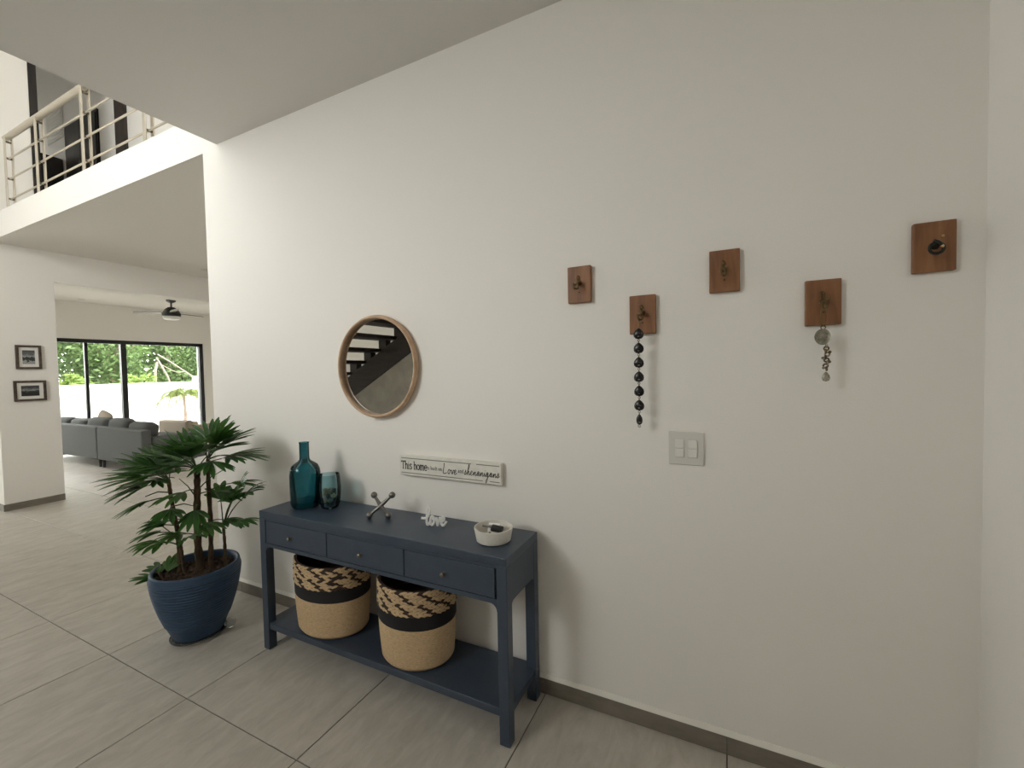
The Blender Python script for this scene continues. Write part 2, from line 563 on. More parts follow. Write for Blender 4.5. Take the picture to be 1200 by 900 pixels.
# skirting tiles along the long wall
bb = bx(XE, XR, -.008, 0, 0, .070).build('baseboard_back', GROUT)
bb['kind'] = 'structure'
bb['label'] = 'grey tile skirting along the long white wall'
k = OX - 4 * T
while k < XR:
    a, b_ = max(k, XE), min(k + T, XR)
    if b_ - a > .05:
        bx(a + .001, b_ - .001, -.012, -.002, .001, .075).build('skirting_tile', SKIRT, bb, bevel=.0015, seg=1)
    k += T
MB().prism([(0, .075), (-.012, .075), (-.011, .080), (-.004, .094), (0, .094)], 'x', XE, XR).build('caulk_bead', CAULK, bb)
bl = bx(XA, XA + .008, 0, YA, 0, .072).build('baseboard_left', GROUT)
bl['kind'] = 'structure'
bl['label'] = 'grey tile skirting around the picture pier'
bx(XA, XA + .012, -.012, YA - .001, .001, .078).build('skirting_tile', SKIRT, bl, bevel=.0015, seg=1)
bx(XA - .3, XA, -.012, 0, .001, .078).build('skirting_tile', SKIRT, bl, bevel=.0015, seg=1)

# ------------------------------------------------------------------ garden window
win = bx(XB - .12, XB - .02, WY0, WY0 + .07, 0, WZ).build('window_1', BLACKM)
win['kind'] = 'structure'
win['label'] = 'black framed sliding garden window'
for nm, a in [('frame_bar', (XB - .12, XB - .02, WY1 - .085, WY1, 0, WZ)), ('frame_bar', (XB - .12, XB - .02, WY0, WY1, WZ - .08, WZ)), ('frame_bar', (XB - .12, XB - .02, WY0, WY1, 0, .05)),
              ('mullion', (XB - .11, XB - .05, 2.345, 2.40, .05, WZ - .08)), ('mullion', (XB - .11, XB - .02, 2.945, 3.045, .05, WZ - .08)), ('mullion', (XB - .11, XB - .05, 1.30, 1.36, .05, WZ - .08))]:
    bx(*a).build(nm, BLACKM, win, bevel=.004, seg=1)
for a, b_ in [(.77, 1.30), (1.36, 2.345), (2.40, 2.945), (3.045, 4.545)]:
    bx(XB - .085, XB - .079, a, b_, .05, WZ - .08).build('pane', PANE, win)

w3 = bx(XB - .12, XB - .02, DY0, DY1, 0, .06).build('added_window_3', BLACKM)  # out of view, added to send light across onto the right wall
w3['kind'] = 'structure'
w3['label'] = 'black framed glass door added out of view on the dining side for light'
ym = (DY0 + DY1) / 2
for a in [(DY0, DY1, 2.43, 2.5), (DY0, DY0 + .07, .06, 2.43), (DY1 - .07, DY1, .06, 2.43), (ym - .03, ym + .03, .06, 2.43)]:
    bx(XB - .12, XB - .02, *a).build('frame_bar', BLACKM, w3)
for a, b_ in [(DY0 + .07, ym - .03), (ym + .03, DY1 - .07)]:
    bx(XB - .085, XB - .079, a, b_, .06, 2.43).build('pane', PANE, w3)

w4 = bx(XB - .15, XB - .05, .2, 1.1, 4.5, 4.56).build('added_window_4', BLACKM)  # unseen opening added to brighten the gallery back wall
w4['kind'] = 'structure'
w4['label'] = 'black framed window added at the unseen end of the gallery for light'
for a in [(.2, 1.1, 5.54, 5.6), (.2, .26, 4.56, 5.54), (1.04, 1.1, 4.56, 5.54)]:
    bx(XB - .15, XB - .05, *a).build('frame_bar', BLACKM, w4)
bx(XB - .11, XB - .104, .26, 1.04, 4.56, 5.54).build('pane', PANE, w4)

w5 = bx(XC + .05, XC + .15, -1.75, -.45, 3.9, 3.96).build('added_window_5', BLACKM)  # invented opening, lets extra sky light onto the pier and left floor
w5['kind'] = 'structure'
w5['label'] = 'black framed clerestory window added out of view over the hall ceiling for light'
for a in [(-1.75, -.45, 5.04, 5.1), (-1.75, -1.69, 3.96, 5.04), (-.51, -.45, 3.96, 5.04)]:
    bx(XC + .05, XC + .15, *a).build('frame_bar', BLACKM, w5)
bx(XC + .097, XC + .103, -1.69, -.51, 3.96, 5.04).build('pane', PANE, w5)

# stair window (behind the camera)
w2 = bx(WX0, WX1, YB - .16, YB - .06, WZ2, WZ2 + .06).build('window_2', BLACKM)
w2['kind'] = 'structure'
w2['label'] = 'tall black framed window over the staircase'
cuts = [WX0 + (WX1 - WX0) * q / 2 for q in range(3)]
bx(WX0, WX1, YB - .16, YB - .06, WZT - .06, WZT).build('frame_bar', BLACKM, w2)
for c in cuts:
    bx(max(WX0, c - .03), min(WX1, c + .03), YB - .16, YB - .06, WZ2 + .06, WZT - .06).build('frame_bar', BLACKM, w2)
for a, b_ in zip(cuts, cuts[1:]):
    bx(a + .03, b_ - .03, YB - .115, YB - .109, WZ2 + .06, WZT - .06).build('pane', PANE, w2)

# ------------------------------------------------------------------ gallery upstairs
d = bx(-9.13, -8.08, YU - .02, YU, ZF, 5.41).build('door_1', DOORW)
d['kind'] = 'structure'
d['label'] = 'dark espresso double door on the gallery'
for a, b_ in [(-9.10, -8.615), (-8.605, -8.11)]:
    bx(a, b_, YU - .035, YU - .02, ZF + .01, 5.37).build('door_leaf', DOORW, d, bevel=.004, seg=1)
d2 = bx(-7.54, -7.29, YU - .04, YU, ZF, 5.45).build('door_2', mat('brown_door_wood', rough=.5, builder=wood_builder((.02, .012, .010), (.045, .028, .022), (5, 5, 1), 4)))
d2['kind'] = 'structure'
d2['label'] = 'narrow dark brown door edge on the gallery wall'
bx(-7.30, -7.285, YU - .055, YU - .04, 4.3, 4.45).build('door_handle', BRONZE, d2)
cb = thing('gallery_cabinet', 'low dark cabinet against the gallery wall by the double door', 'cabinet', (-9.5, YU - .2, ZF))
bx(-.3, .24, -.19, .19, 0, 1.56).build('body', DOORW, cb, bevel=.006)
bx(-.29, -.035, -.205, -.19, .05, 1.52).build('cabinet_door', DOORW, cb, bevel=.004)
bx(-.025, .23, -.205, -.19, .05, 1.52).build('cabinet_door', DOORW, cb, bevel=.004)
gr = thing('air_grille', 'pale return air grille high on the gallery wall', 'vent', (-9.5, YU, 5.3))
bx(-.28, .28, -.015, 0, 0, .52).build('frame', PLATE, gr)
for q in range(9):
    bx(-.25, .25, -.022, -.015, .03 + q * .054, .06 + q * .054).build('slat', PLATE, gr)

rail = thing('gallery_railing', 'satin steel railing with double flat posts along the gallery edge', 'railing', (0, .075, ZF))
posts = [-7.10, -6.28, -5.27, -4.20]
for px in posts:
    p = None
    for sy in (-.028, .028):
        o = bx(px - .022, px + .022, sy - .005, sy + .005, 0, .80).build('post', STEEL, rail, bevel=.002, seg=1)
        p = p or o
    for z in (.14, .36, .58, .76):
        MB().tube([(px, -.03, z), (px, .03, z)], .011, 10).build('spacer', BRONZE, p, smooth=True)
for z in (.14, .36, .58):
    MB().tube([(-7.12, 0, z), (XC, 0, z)], .009, 10).build('bar', STEEL, rail, smooth=True)
MB().tube([(-7.16, 0, .815), (XC, 0, .815)], .030, 16).build('handrail', STEEL, rail, smooth=True)

# ------------------------------------------------------------------ pictures on the pier
def picture(label, y0, y1, z0, z1, pr, mx, mz):
    o = thing('framed_picture', label, 'picture', (XA, (y0 + y1) / 2, (z0 + z1) / 2), 'framed prints on the pier')
    w, h = (y1 - y0) / 2, (z1 - z0) / 2
    t = .024
    for a in [(-w, w, h - t, h), (-w, w, -h, -h + t), (-w, -w + t, -h + t, h - t), (w - t, w, -h + t, h - t)]:
        bx(0, .028, *a).build('frame_side', FRAMEW, o, bevel=.002, seg=1)
    bx(.002, .012, -w + t, w - t, -h + t, h - t).build('mat_board', MATB, o)
    bx(.012, .0135, -w + mx, w - mx, -h + mz, h - mz).build('print', pr, o)
picture('nearly square dark framed black and white harbour print, upper on the pier', .150, .365, 1.660, 1.945, PRINT1, .055, .060)
picture('wide dark framed black and white skyline print, lower on the pier', .120, .392, 1.275, 1.520, PRINT2, .060, .060)

# ------------------------------------------------------------------ recessed lights and fan
def downlight(label, x, y, z):
    o = thing('recessed_light', label, 'light', (x, y, z), 'recessed ceiling lights')
    MB().lathe([(.032, -.004), (.055, -.006), (.060, 0), (.030, 0)], 24).build('trim_ring', PLATE, o, smooth=True)
    MB().lathe([(.0001, -.002), (.033, -.002), (.033, 0)], 20).build('lens', BRONZE, o, smooth=True)
downlight('small recessed ceiling light over the sofa back', -11.55, 2.17, ZS)
downlight('small recessed ceiling light in the gallery underside', -6.95, 1.98, ZS)

fan = thing('ceiling_fan', 'black ceiling fan with grey blades over the sofa', 'fan', (-10.3, 3.13, ZS))
MB().lathe([(.0001, 0), (.085, 0), (.08, -.03), (.03, -.06), (.0001, -.06)], 24).build('canopy', BLACKP, fan, smooth=True)
MB().lathe([(.016, -.03), (.016, -.17)], 12).build('downrod', BLACKP, fan, smooth=True)
mo = MB().lathe([(.0001, -.15), (.06, -.15), (.11, -.19), (.155, -.27), (.16, -.33), (.13, -.34), (.0001, -.34)], 28).build('motor', BLACKP, fan, smooth=True)
MB().lathe([(.0001, -.34), (.145, -.34), (.14, -.385), (.10, -.405), (.0001, -.41)], 28).build('light_kit', FROST, fan, smooth=True)
for q in range(3):
    an = R(100 + 120 * q)
    m = MB()
    pts = [(.12, .045), (.25, .065), (.45, .07), (.64, .055), (.68, .02), (.68, -.02), (.64, -.055), (.45, -.065), (.25, -.055), (.12, -.035)]
    m.prism(pts, 'z', -.004, .004)
    o = m.build('blade', BLADE, fan)
    o.matrix_local = Matrix.Translation((0, 0, -.265)) @ Matrix.Rotation(an, 4, 'Z') @ Matrix.Rotation(R(12), 4, 'X')

# ------------------------------------------------------------------ sofa
SX0, SX1, SY0 = -11.75, -8.15, 1.60
so = thing('sectional_sofa', 'grey fabric sectional sofa seen from behind by the garden window', 'sofa', (0, SY0, 0))
def pad(x0, x1, y0, y1, z0, z1, bv=.05):
    return bx(x0, x1, y0, y1, z0, z1), bv
def soft(name, m, parent, x0, x1, y0, y1, z0, z1, bv, rot=None, puff=.0, loc=None):
    """rounded cushion: subdivided box pulled to a pillow"""
    n = 8
    mb = MB()
    w, dp, h = (x1 - x0) / 2, (y1 - y0) / 2, (z1 - z0) / 2
    vs, fs = [], []
    for q in range(n + 1):
        for p in range(n * 4):
            side, t = divmod(p, n)
            a = -1 + 2 * t / n
            px, py = [(a, -1), (1, a), (-a, 1), (-1, -a)][side]
            e = 4.0
            l = (abs(px) ** e + abs(py) ** e) ** (1 / e)
            px, py = px / l, py / l
            zz = -1 + 2 * q / n
            s_ = (1 - abs(zz) ** 5) ** .35 if abs(zz) < 1 else 0
            s_ = max(s_, .35)
            vs.append((px * w * (bv + (1 - bv) * s_), py * dp * s_, zz * h * (1 - puff * (px * px) ** 2)))
    N = n * 4
    for q in range(n):
        for p in range(N):
            fs.append((q * N + p, q * N + (p + 1) % N, (q + 1) * N + (p + 1) % N, (q + 1) * N + p))
    fs.append(tuple(range(N))[::-1])
    fs.append(tuple(range(n * N, (n + 1) * N)))
    mb.add(vs, fs)
    o = mb.build(name, m, parent, smooth=True, auto=80)
    o.location = ((x0 + x1) / 2, (y0 + y1) / 2, (z0 + z1) / 2)
    if rot:
        o.rotation_euler = rot
    return o
xm = -9.64
bx(SX0, xm - .008, 0, .14, .14, .70).build('back_panel', SOFA, so, bevel=.025, seg=3)
bx(xm + .008, SX1, 0, .14, .14, .70).build('back_panel', SOFA, so, bevel=.025, seg=3)
bx(SX0, SX1, .14, .95, .14, .36).build('seat_base', SOFA, so, bevel=.02)
bx(SX1 - .22, SX1, .14, .95, .36, .58).build('armrest', SOFA, so, bevel=.05, seg=3)
for a, b_ in [(SX0, -10.75), (-10.73, -9.66), (-9.62, -8.4)]:
    soft('seat_cushion', SOFAC, so, a, b_, .30, .98, .36, .52, .9)
for a, b_, z in [(SX0 + .05, -11.15, .80), (-11.12, -10.45, .79), (-10.40, -9.72, .83), (-9.66, -8.95, .84), (-8.93, -8.30, .80)]:
    soft('back_cushion', SOFAC, so, a, b_, .12, .34, .48, z, .92, (R(-8), 0, R(random.uniform(-3, 3))), .12)
for x in (SX0 + .1, xm - .06, xm + .08, -8.5):
    for y in (.06, .88):
        MB().lathe([(.026, .14), (.016, 0)], 10, (x, y, 0)).build('leg', BLACKP, so, smooth=True)
pl = soft('throw_pillow', BEIGE, None, -10.72, -10.38, 2.00, 2.10, .53, .90, .95, (R(-10), R(20), R(6)), .1)
tag(pl, 'small pale beige throw pillow standing among the grey sofa cushions', 'pillow')
oc = thing('armchair', 'beige upholstered armchair beyond the end of the grey sofa', 'armchair', (-10.30, 3.45, 0), rz=R(8))
bx(-.42, .42, -.38, .36, .16, .40).build('seat_base', BEIGE, oc, bevel=.04, seg=3)
bx(-.42, .42, -.44, -.28, .16, .63).build('backrest', BEIGE, oc, bevel=.05, seg=3)
for s in (-1, 1):
    bx(min(s * .42, s * .30), max(s * .42, s * .30), -.30, .34, .30, .52).build('armrest', BEIGE, oc, bevel=.04, seg=3)
    for y in (-.34, .30):
        MB().lathe([(.022, .17), (.014, 0)], 10, (s * .36, y, 0)).build('leg', BLACKP, oc, smooth=True)

# ------------------------------------------------------------------ garden
struct('ground', bx(-30, XB - .3, -14, 18, -.15, -.03), PAVE, 'pale paving and ground outside the window')
struct('wall_garden', MB().box(-15.6, -15.4, -8, 6.2, -.03, 1.36).box(-15.6, -15.38, 6.2, 12, -.03, 1.54), GARDENW, 'low white rendered garden wall outside the window')
def leaf_cloud(name, material, parent, centre, rad, n, size, rng):
    mb = MB()
    vs, fs = [], []
    # clustered leaves
    cl = []
    for _ in range(max(8, n // 60)):
        u = Vector((rng.gauss(0, 1), rng.gauss(0, 1), rng.gauss(0, 1))).normalized() * rng.uniform(.35, 1)
        cl.append((u, rng.uniform(.16, .34)))
    for q in range(n):
        c, cr_ = rng.choice(cl)
        p = c + Vector((rng.gauss(0, 1), rng.gauss(0, 1), rng.gauss(0, .8))) * cr_ * .6
        if p.length > 1:
            p = p.normalized() * rng.uniform(.9, 1)
        p = Vector((p.x * rad[0], p.y * rad[1], p.z * rad[2])) + Vector(centre)
        d1 = Vector((rng.gauss(0, 1), rng.gauss(0, 1), rng.gauss(-.3, .7))).normalized()
        d2 = d1.orthogonal().normalized()
        d2.rotate(Quaternion(d1, rng.uniform(0, 6.28)))
        s_ = size * rng.uniform(.6, 1.3)
        o = len(vs)
        vs += [p, p + d1 * s_ * .5 + d2 * s_ * .24, p + d1 * s_, p + d1 * s_ * .5 - d2 * s_ * .24]
        fs.append((o, o + 1, o + 2, o + 3))
    mb.add(vs, fs)
    return mb.build(name, material, parent, kind='stuff' if parent is not None else None)
def tree(label, x, y, h, rad, material, n, seed, size=.17, bark=BARKD, low=.9):
    rng = random.Random(seed)
    o = thing('garden_tree', label, 'tree', (x, y, -.03), 'trees behind the garden wall')
    path = catmull([(0, 0, 0), (rng.uniform(-.2, .2), rng.uniform(-.2, .2), h * .35), (rng.uniform(-.4, .4), rng.uniform(-.4, .4), h * .75)], 5)
    tr = MB().tube(path, [.10 * (1 - .6 * i / (len(path) - 1)) for i in range(len(path))], 8).build('trunk', bark, o, smooth=True)
    for q in range(5):
        st = path[len(path) // 2 + q % 3]
        e = st + Vector((rng.uniform(-1, 1) * rad[0] * .7, rng.uniform(-1, 1) * rad[1] * .7, rng.uniform(.2, .7) * rad[2]))
        MB().tube([st, (st + e) / 2 + Vector((0, 0, .1)), e], [.04, .03, .015], 6).build('branch', bark, o, smooth=True)
    leaf_cloud('crown', material, o, (0, 0, low + rad[2]), rad, n, size, rng)
    return o
tree('dense dark green tree behind the garden wall seen left of the thin mullion', -18.3, 2.6, 4.6, (1.2, 1.15, 2.0), TREE1, 5600, 1, low=.6)
tree('mid green leafy tree behind the garden wall between the two mullions', -18.3, 4.95, 4.4, (1.2, 1.15, 2.0), TREE2, 5200, 2, low=.6)
tree('loose grey green tree with a pale trunk right of the thick mullion', -19.2, 7.3, 4.6, (1.2, 1.15, 2.0), TREE2, 4600, 3, bark=BARK, low=.6)
tree('bright green tree at the high end of the garden wall', -18.6, 9.65, 4.4, (1.2, 1.15, 1.9), TREE2, 4600, 5, low=.6)
tree('lime green bush behind the garden wall under the pale trunks', -16.55, 5.2, 1.6, (.38, .5, .62), TREE3, 1100, 6, .14, low=.6)
tree('small lime green bush behind the garden wall left of the thin mullion', -16.55, 3.6, 1.5, (.38, .55, .55), TREE3, 1000, 7, .14, low=.6)
for q, lb in enumerate(['tall dark tree at the back seen over the dense dark tree', 'tall dark tree at the back between the two mullions', 'tall dark tree at the back beyond the pale leaning trunks', 'tall dark tree at the back beyond the garden palm']):
    tree(lb, -21.8, 2.6 + q * 3.05, 6.4, (1.5, 1.5, 3.0), TREE1, 5600, 20 + q, .26, low=.3)
for q, lb in enumerate(['shadowy tree filling the gap behind the dense dark tree', 'shadowy tree filling the gap behind the mid green tree', 'shadowy tree filling the gap behind the bright green tree']):
    tree(lb, -25.0, 4.1 + q * 3.7, 6.4, (1.5, 1.6, 3.2), TREE1, 4600, 30 + q, .30, low=.2)
lt = thing('leaning_trunk', 'bare pale trunks leaning together behind the garden wall', 'trunk', (-17.3, 6.05, 0))
for pth, r_ in [([(0, 0, 2.3), (0, .5, 1.95), (.1, 1.2, 1.35), (.15, 1.5, 1.0)], .024), ([(0, -.05, 2.2), (.05, .12, 1.8), (.05, .30, 1.3), (.05, .42, .0)], .03), ([(0, -.02, 2.05), (0, -.10, 1.5), (.1, -.05, .0)], .04), ([(0, .1, 1.95), (.05, .5, 1.7), (.1, .8, 1.72)], .014)]:
    MB().tube(catmull(pth, 5), r_, 8).build('bare_stem', BARK, lt, smooth=True)

gp = thing('garden_palm', 'young lime green palm standing in front of the white garden wall', 'palm', (-14.5, 5.38, -.03))
MB().tube(catmull([(0, 0, 0), (.02, .02, .5), (0, 0, 1.02)], 6), [.055, .055, .05, .05, .045, .045, .042, .042, .04, .04, .04, .045, .05], 10).build('trunk', BARKD, gp, smooth=True)
def feather(mb, base, az, el, L, rng, droop=1.0, wl=.2):
    dh = Vector((math.cos(az), math.sin(az), 0))
    pts = []
    for q in range(11):
        t = q / 10
        pts.append(Vector(base) + dh * L * math.cos(el) * (t - .12 * t * t) + Vector((0, 0, L * (math.sin(el) * t - droop * (.62 if el < .9 else .75) * t ** 2.2))))
    mb.tube(pts, [.008 * (1 - .8 * q / 10) for q in range(11)], 5)
    side = dh.cross(Vector((0, 0, 1)))
    for q in range(1, 11):
        for h in (0, .5):
            if q + h > 10:
                continue
            i_ = min(int(q), 9)
            p = pts[i_].lerp(pts[i_ + 1], h)
            ll = wl * (1 - .6 * abs((q + h) / 10 - .4))
            for s in (-1, 1):
                tip = p + side * s * ll * .8 + dh * ll * .55 + Vector((0, 0, -ll * rng.uniform(.35, .7)))
                o = len(mb.v)
                w = dh * .012
                md = p.lerp(tip, .5) + Vector((0, 0, ll * .10))
                mb.add([p - w, p + w, md + w * 1.2, tip, md - w * 1.2], [(0, 1, 2, 3, 4)])
rng = random.Random(11)
for q in range(18):
    m = MB()
    feather(m, (0, 0, 1.02), q * 2.4 + rng.uniform(-.2, .2), R(rng.uniform(25, 82)), rng.uniform(.85, 1.15), rng, 1.75, .26)
    m.build('frond', PALMG, gp)

# ------------------------------------------------------------------ staircase (seen in the mirror)
st = thing('staircase', 'dark wooden open staircase opposite the mirror', 'staircase', (0, -3.15, 0))
SL = .565
def zs_(x): return 1.196 + (x + 5.118) * SL        # underside of the stringer
xb, xt = -6.9, -3.62
MB().prism([(xb, max(0, zs_(xb))), (xt, zs_(xt)), (xt, zs_(xt) + .36), (xb, zs_(xb) + .36)], 'y', -.06, .06).build('stringer', DARKWOOD, st, bevel=.004)
x = -6.75
while x < xt - .1:
    z = zs_(x) + .36 + .30 * SL + .02
    bx(x - .02, x + .36, -.12, .80, z, z + .05).build('tread', DARKWOOD, st, bevel=.006)
    MB().prism([(x + .02, zs_(x) + .33), (x + .16, zs_(x) + .33), (x + .16, z), (x + .02, z)], 'y', -.05, .05).build('tread_bracket', DARKWOOD, st)
    x += .30
zl = zs_(xt) + .36
bx(xt - .5, xt + .1, -1.4, -.13, zl - .02, zl + .05).build('landing', DARKWOOD, st)
for sx in (xt - .4, xt):
    bx(sx - .04, sx + .04, -1.3, -1.22, 0, zl - .02).build('post', DARKWOOD, st)
us = MB().prism([(xb, 0), (xt, 0), (xt, zs_(xt) - .003), (xb, zs_(xb) - .003)], 'y', -3.30, -3.10).build('wall_understair', STONE)
us['kind'] = 'structure'
us['label'] = 'grey stone tiled wall under the staircase'

# ------------------------------------------------------------------ console table
TX0, TX1, TY0, TY1, TH = -2.325, -.7825, -.348, -.028, .78
ct = thing('console_table', 'navy grey painted console table with three drawers and a low shelf', 'table', (0, 0, 0))
LW = .047
bx(TX0, TX1, TY0, TY1, .745, TH).build('table_top', NAVY, ct, bevel=.003)
for (a, b_) in [(TX0, TX0 + LW), (TX1 - LW, TX1)]:
    for (c, d_) in [(TY0, TY0 + LW), (TY1 - LW, TY1)]:
        bx(a, b_, c, d_, 0, .745).build('leg', NAVY, ct, bevel=.003)
# front apron with rounded inner corners
AB = .585
r_ = .032
def apron_poly(x0, x1, zb, zt, r):
    pts = [(x0, zt), (x0, zb - r)]
    for q in range(7):
        a = math.pi - math.pi / 2 * q / 6
        pts.append((x0 + r + r * math.cos(a), zb - r + r * math.sin(a)))
    for q in range(7):
        a = math.pi / 2 - math.pi / 2 * q / 6
        pts.append((x1 - r + r * math.cos(a), zb - r + r * math.sin(a)))
    return pts + [(x1, zb - r), (x1, zt)]
XI0, XI1 = TX0 + LW, TX1 - LW
MB().prism(apron_poly(XI0, XI1, AB, .605, r_), 'y', TY0 + .001, TY0 + .022).build('front_rail', NAVY, ct)
bx(XI0, XI1, TY0 + .001, TY0 + .022, .733, .745).build('front_rail', NAVY, ct)
bx(XI0, XI1, TY0 + .02, TY0 + .024, .60, .74).build('drawer_gap_shade', DARK, ct)  # dark sheet painting the shade seen between the drawer fronts
bx(XI0, XI1, TY1 - .02, TY1 - .002, AB, .745).build('back_rail', NAVY, ct)
for a in (TX0 + .002, TX1 - .022):
    MB().prism([(y, z) for y, z in apron_poly(TY0 + LW, TY1 - LW, AB, .745, .02)], 'x', a, a + .02).build('side_rail', NAVY, ct)
edges = [XI0 + .006, -1.7985, -1.303, XI1 - .006]
for q in range(3):
    a, b_ = edges[q] + .0025, edges[q + 1] - .0025
    dr = bx(a, b_, TY0 - .001, TY0 + .018, .6085, .7305).build('drawer', NAVY, ct, bevel=.0025, seg=2)
    xk = [-2.065, -1.563, -1.083][q]
    zk = .664
    m = MB()
    m.tube([(xk, TY0, zk), (xk, TY0 - .006, zk), (xk, TY0 - .010, zk), (xk, TY0 - .014, zk), (xk, TY0 - .020, zk), (xk, TY0 - .024, zk)], [.008, .005, .0045, .0095, .0105, .005], 14)
    m.build('knob', BRONZE, dr, smooth=True)
bx(TX0 + .006, TX1 - .006, TY0 + .006, TY1 - .002, .115, .150).build('shelf', NAVY, ct, bevel=.003)

# ------------------------------------------------------------------ baskets
def basket(label, cx, cy, rx, ry, h, zb, tagged=False):
    o = thing('woven_basket', label, 'basket', (cx, cy, zb), 'woven baskets on the console shelf')
    def R_at(t):     # bulge
        return .90 + .10 * math.sin(math.pi * min(1, t * 1.1 + .1) * .62)
    z1, z2 = h * .53, h * .70
    prof = [(.0001, 0), (R_at(0) * .88, 0), (R_at(0) * .95, .006), (R_at(0.03) * .99, .016)]
    n = 26
    for q in range(n * 2 + 1):
        t = .02 + (z1 - .02) * q / (n * 2)
        prof.append((R_at(t / h) + (.008 if q % 2 else 0), t))
    MB().lathe(prof, 64, (0, 0, 0), rx, ry).build('jute_body', JUTE, o, smooth=True, auto=80)
    prof = []
    for q in range(17):
        t = z1 + (z2 - z1) * q / 16
        prof.append((R_at(t / h) + (.010 if q % 2 else .002), t))
    prof += [(prof[-1][0] - .05, z2), (prof[0][0] - .05, z1)]
    MB().lathe(prof, 64, (0, 0, 0), rx, ry, True).build('black_band', BLACKJ, o, smooth=True, auto=80)
    # braided rim: rows of slanting strands over a dark core
    core = [(R_at(t / h) - .012, t) for t in (z2, h * .75, h * .85, h)]
    inner = [(R_at(t / h) - .075, t) for t in (h, h * .8, h * .5, .03)] + [(.0001, .025)]
    MB().lathe(core + inner, 64, (0, 0, 0), rx, ry).build('lining', BROWNJ, o, smooth=True, auto=80)
    m = MB()
    rows, N = 8, 44
    rng = random.Random(int(cx * 1000))
    dz = (h - z2) / rows
    for r in range(rows):
        sgn = 1 if r % 2 else -1
        for q in range(N):
            a0 = 2 * math.pi * (q + .25 * (r % 4)) / N
            t = z2 + dz * (r + .5)
            Rr = R_at(t / h)
            da = math.pi / N * 1.75
            def P_(u, w, out):
                return Vector(((Rr + out) * rx * math.cos(a0 + u), (Rr + out) * ry * math.sin(a0 + u), t + w))
            sh = sgn * dz * .52
            m.cur = 1 if (q + r) % 4 == 0 or rng.random() < .08 else 0
            o_ = .036 + rng.uniform(-.006, .006)
            A, B = P_(-da, -sh, -.01), P_(da, sh, -.01)
            m.add([A, P_(-da * .45, -sh * .45 + dz * .44, .010), P_(da * .45, sh * .45 + dz * .44, .010), B, P_(da * .45, sh * .45 - dz * .44, .010), P_(-da * .45, -sh * .45 - dz * .44, .010), P_(-da * .35, -sh * .35, o_), P_(da * .35, sh * .35, o_)],
                  [(0, 6, 1), (1, 6, 7, 2), (2, 7, 3), (3, 7, 4), (4, 7, 6, 5), (5, 6, 0)])
    m.build('braided_rim', [JUTE, BROWNJ], o, kind='stuff', smooth=True, auto=85)
    if tagged:
        tg = bx(-.018, .018, -.002, 0, 0, .03).build('fabric_tag', PLATE, o)
        tg.location = (.02, ry * .80, h - .05)
    return o
basket('woven basket on the console shelf beside the table leg next to the palm', -1.945, -.192, .222, .166, .385, .150)
basket('woven basket with a fabric tag inside standing midway along the console shelf', -1.362, -.192, .198, .166, .385, .150, True)

# ------------------------------------------------------------------ things on the table
bo = MB()
outer = [(.0001, .004), (.05, .0), (.066, .003), (.076, .014), (.080, .03), (.081, .10), (.081, .19), (.078, .215), (.068, .238), (.050, .252), (.034, .262), (.027, .272), (.0255, .29), (.0255, .362), (.028, .368)]
inner = [(.024, .366), (.022, .30), (.023, .272), (.03, .258), (.062, .236), (.074, .212), (.077, .19), (.077, .03), (.070, .014), (.0001, .012)]
b = bo.lathe(outer + inner, 48).build('glass_bottle', TEAL, smooth=True, auto=60, loc=(-2.135, -.195, TH))
tag(b, 'tall dark teal glass bottle with a narrow neck on the console table', 'bottle')
va = MB()
outer = [(.0001, .004), (.035, 0), (.046, .006), (.055, .03), (.060, .08), (.061, .12), (.058, .16), (.054, .19)]
inner = [(.051, .190), (.055, .16), (.058, .12), (.057, .08), (.052, .032), (.043, .012), (.0001, .010)]
vz = va.lathe(outer + inner, 40).build('glass_vase', TEAL2, smooth=True, auto=60, loc=(-1.993, -.152, TH))
tag(vz, 'open pale teal glass vase holding shells and pebbles beside the bottle', 'vase')
rng = random.Random(5)
shellm = [mat('shell_brown', (.30, .20, .11), .6, noise=(60, .5, (1, 1, 1))), mat('shell_cream', (.62, .52, .38), .6, noise=(60, .3, (1, 1, 1))), mat('shell_dark', (.05, .05, .045), .5), mat('shell_grey', (.28, .27, .24), .6)]
n_sh = 0
for lay in range(4):
    for q in range(5):
        a = q * 2 * math.pi / 5 + lay * .7
        rr = .024
        z = .026 + lay * .022
        s = rng.uniform(.016, .0195)
        m = MB().ball((0, 0, 0), s, 10, rng.uniform(.8, 1.1), rng.uniform(.6, .9), rng.uniform(.6, .85))
        o = m.build('pebble', shellm[rng.choice([0, 1, 2, 3, 0])] if lay > 1 else shellm[rng.choice([2, 2, 3, 0])], smooth=True)
        o.location = (-1.993 + rr * math.cos(a), -.152 + rr * math.sin(a), TH + z)
        o.rotation_euler = (rng.uniform(0, 3), rng.uniform(0, 3), rng.uniform(0, 3))
        tag(o, 'small shell or pebble inside the pale teal vase', 'pebble', 'shells and pebbles in the vase')

jk = thing('metal_jack', 'pewter grey metal jack ornament with ball ends on the console table', 'ornament', (-1.605, -.17, TH), rz=R(22))
arm = .066
ends = [(-.054, -.012, .0168), (.047, -.012, .0168), (-.036, .014, .114), (.060, .014, .114)]
cen = Vector((.003, 0, .062))
for a_, b_ in ((0, 3), (1, 2)):
    A, B = Vector(ends[a_]), Vector(ends[b_])
    pts = [A, A.lerp(cen, .5), cen, cen.lerp(B, .5), B]
    MB().tube(pts, [.0072, .0085, .0115, .0085, .0072], 12).build('arm', PEWTER, jk, smooth=True)
for e in ends:
    MB().ball(e, .0168, 18).build('ball_end', PEWTER, jk, smooth=True)

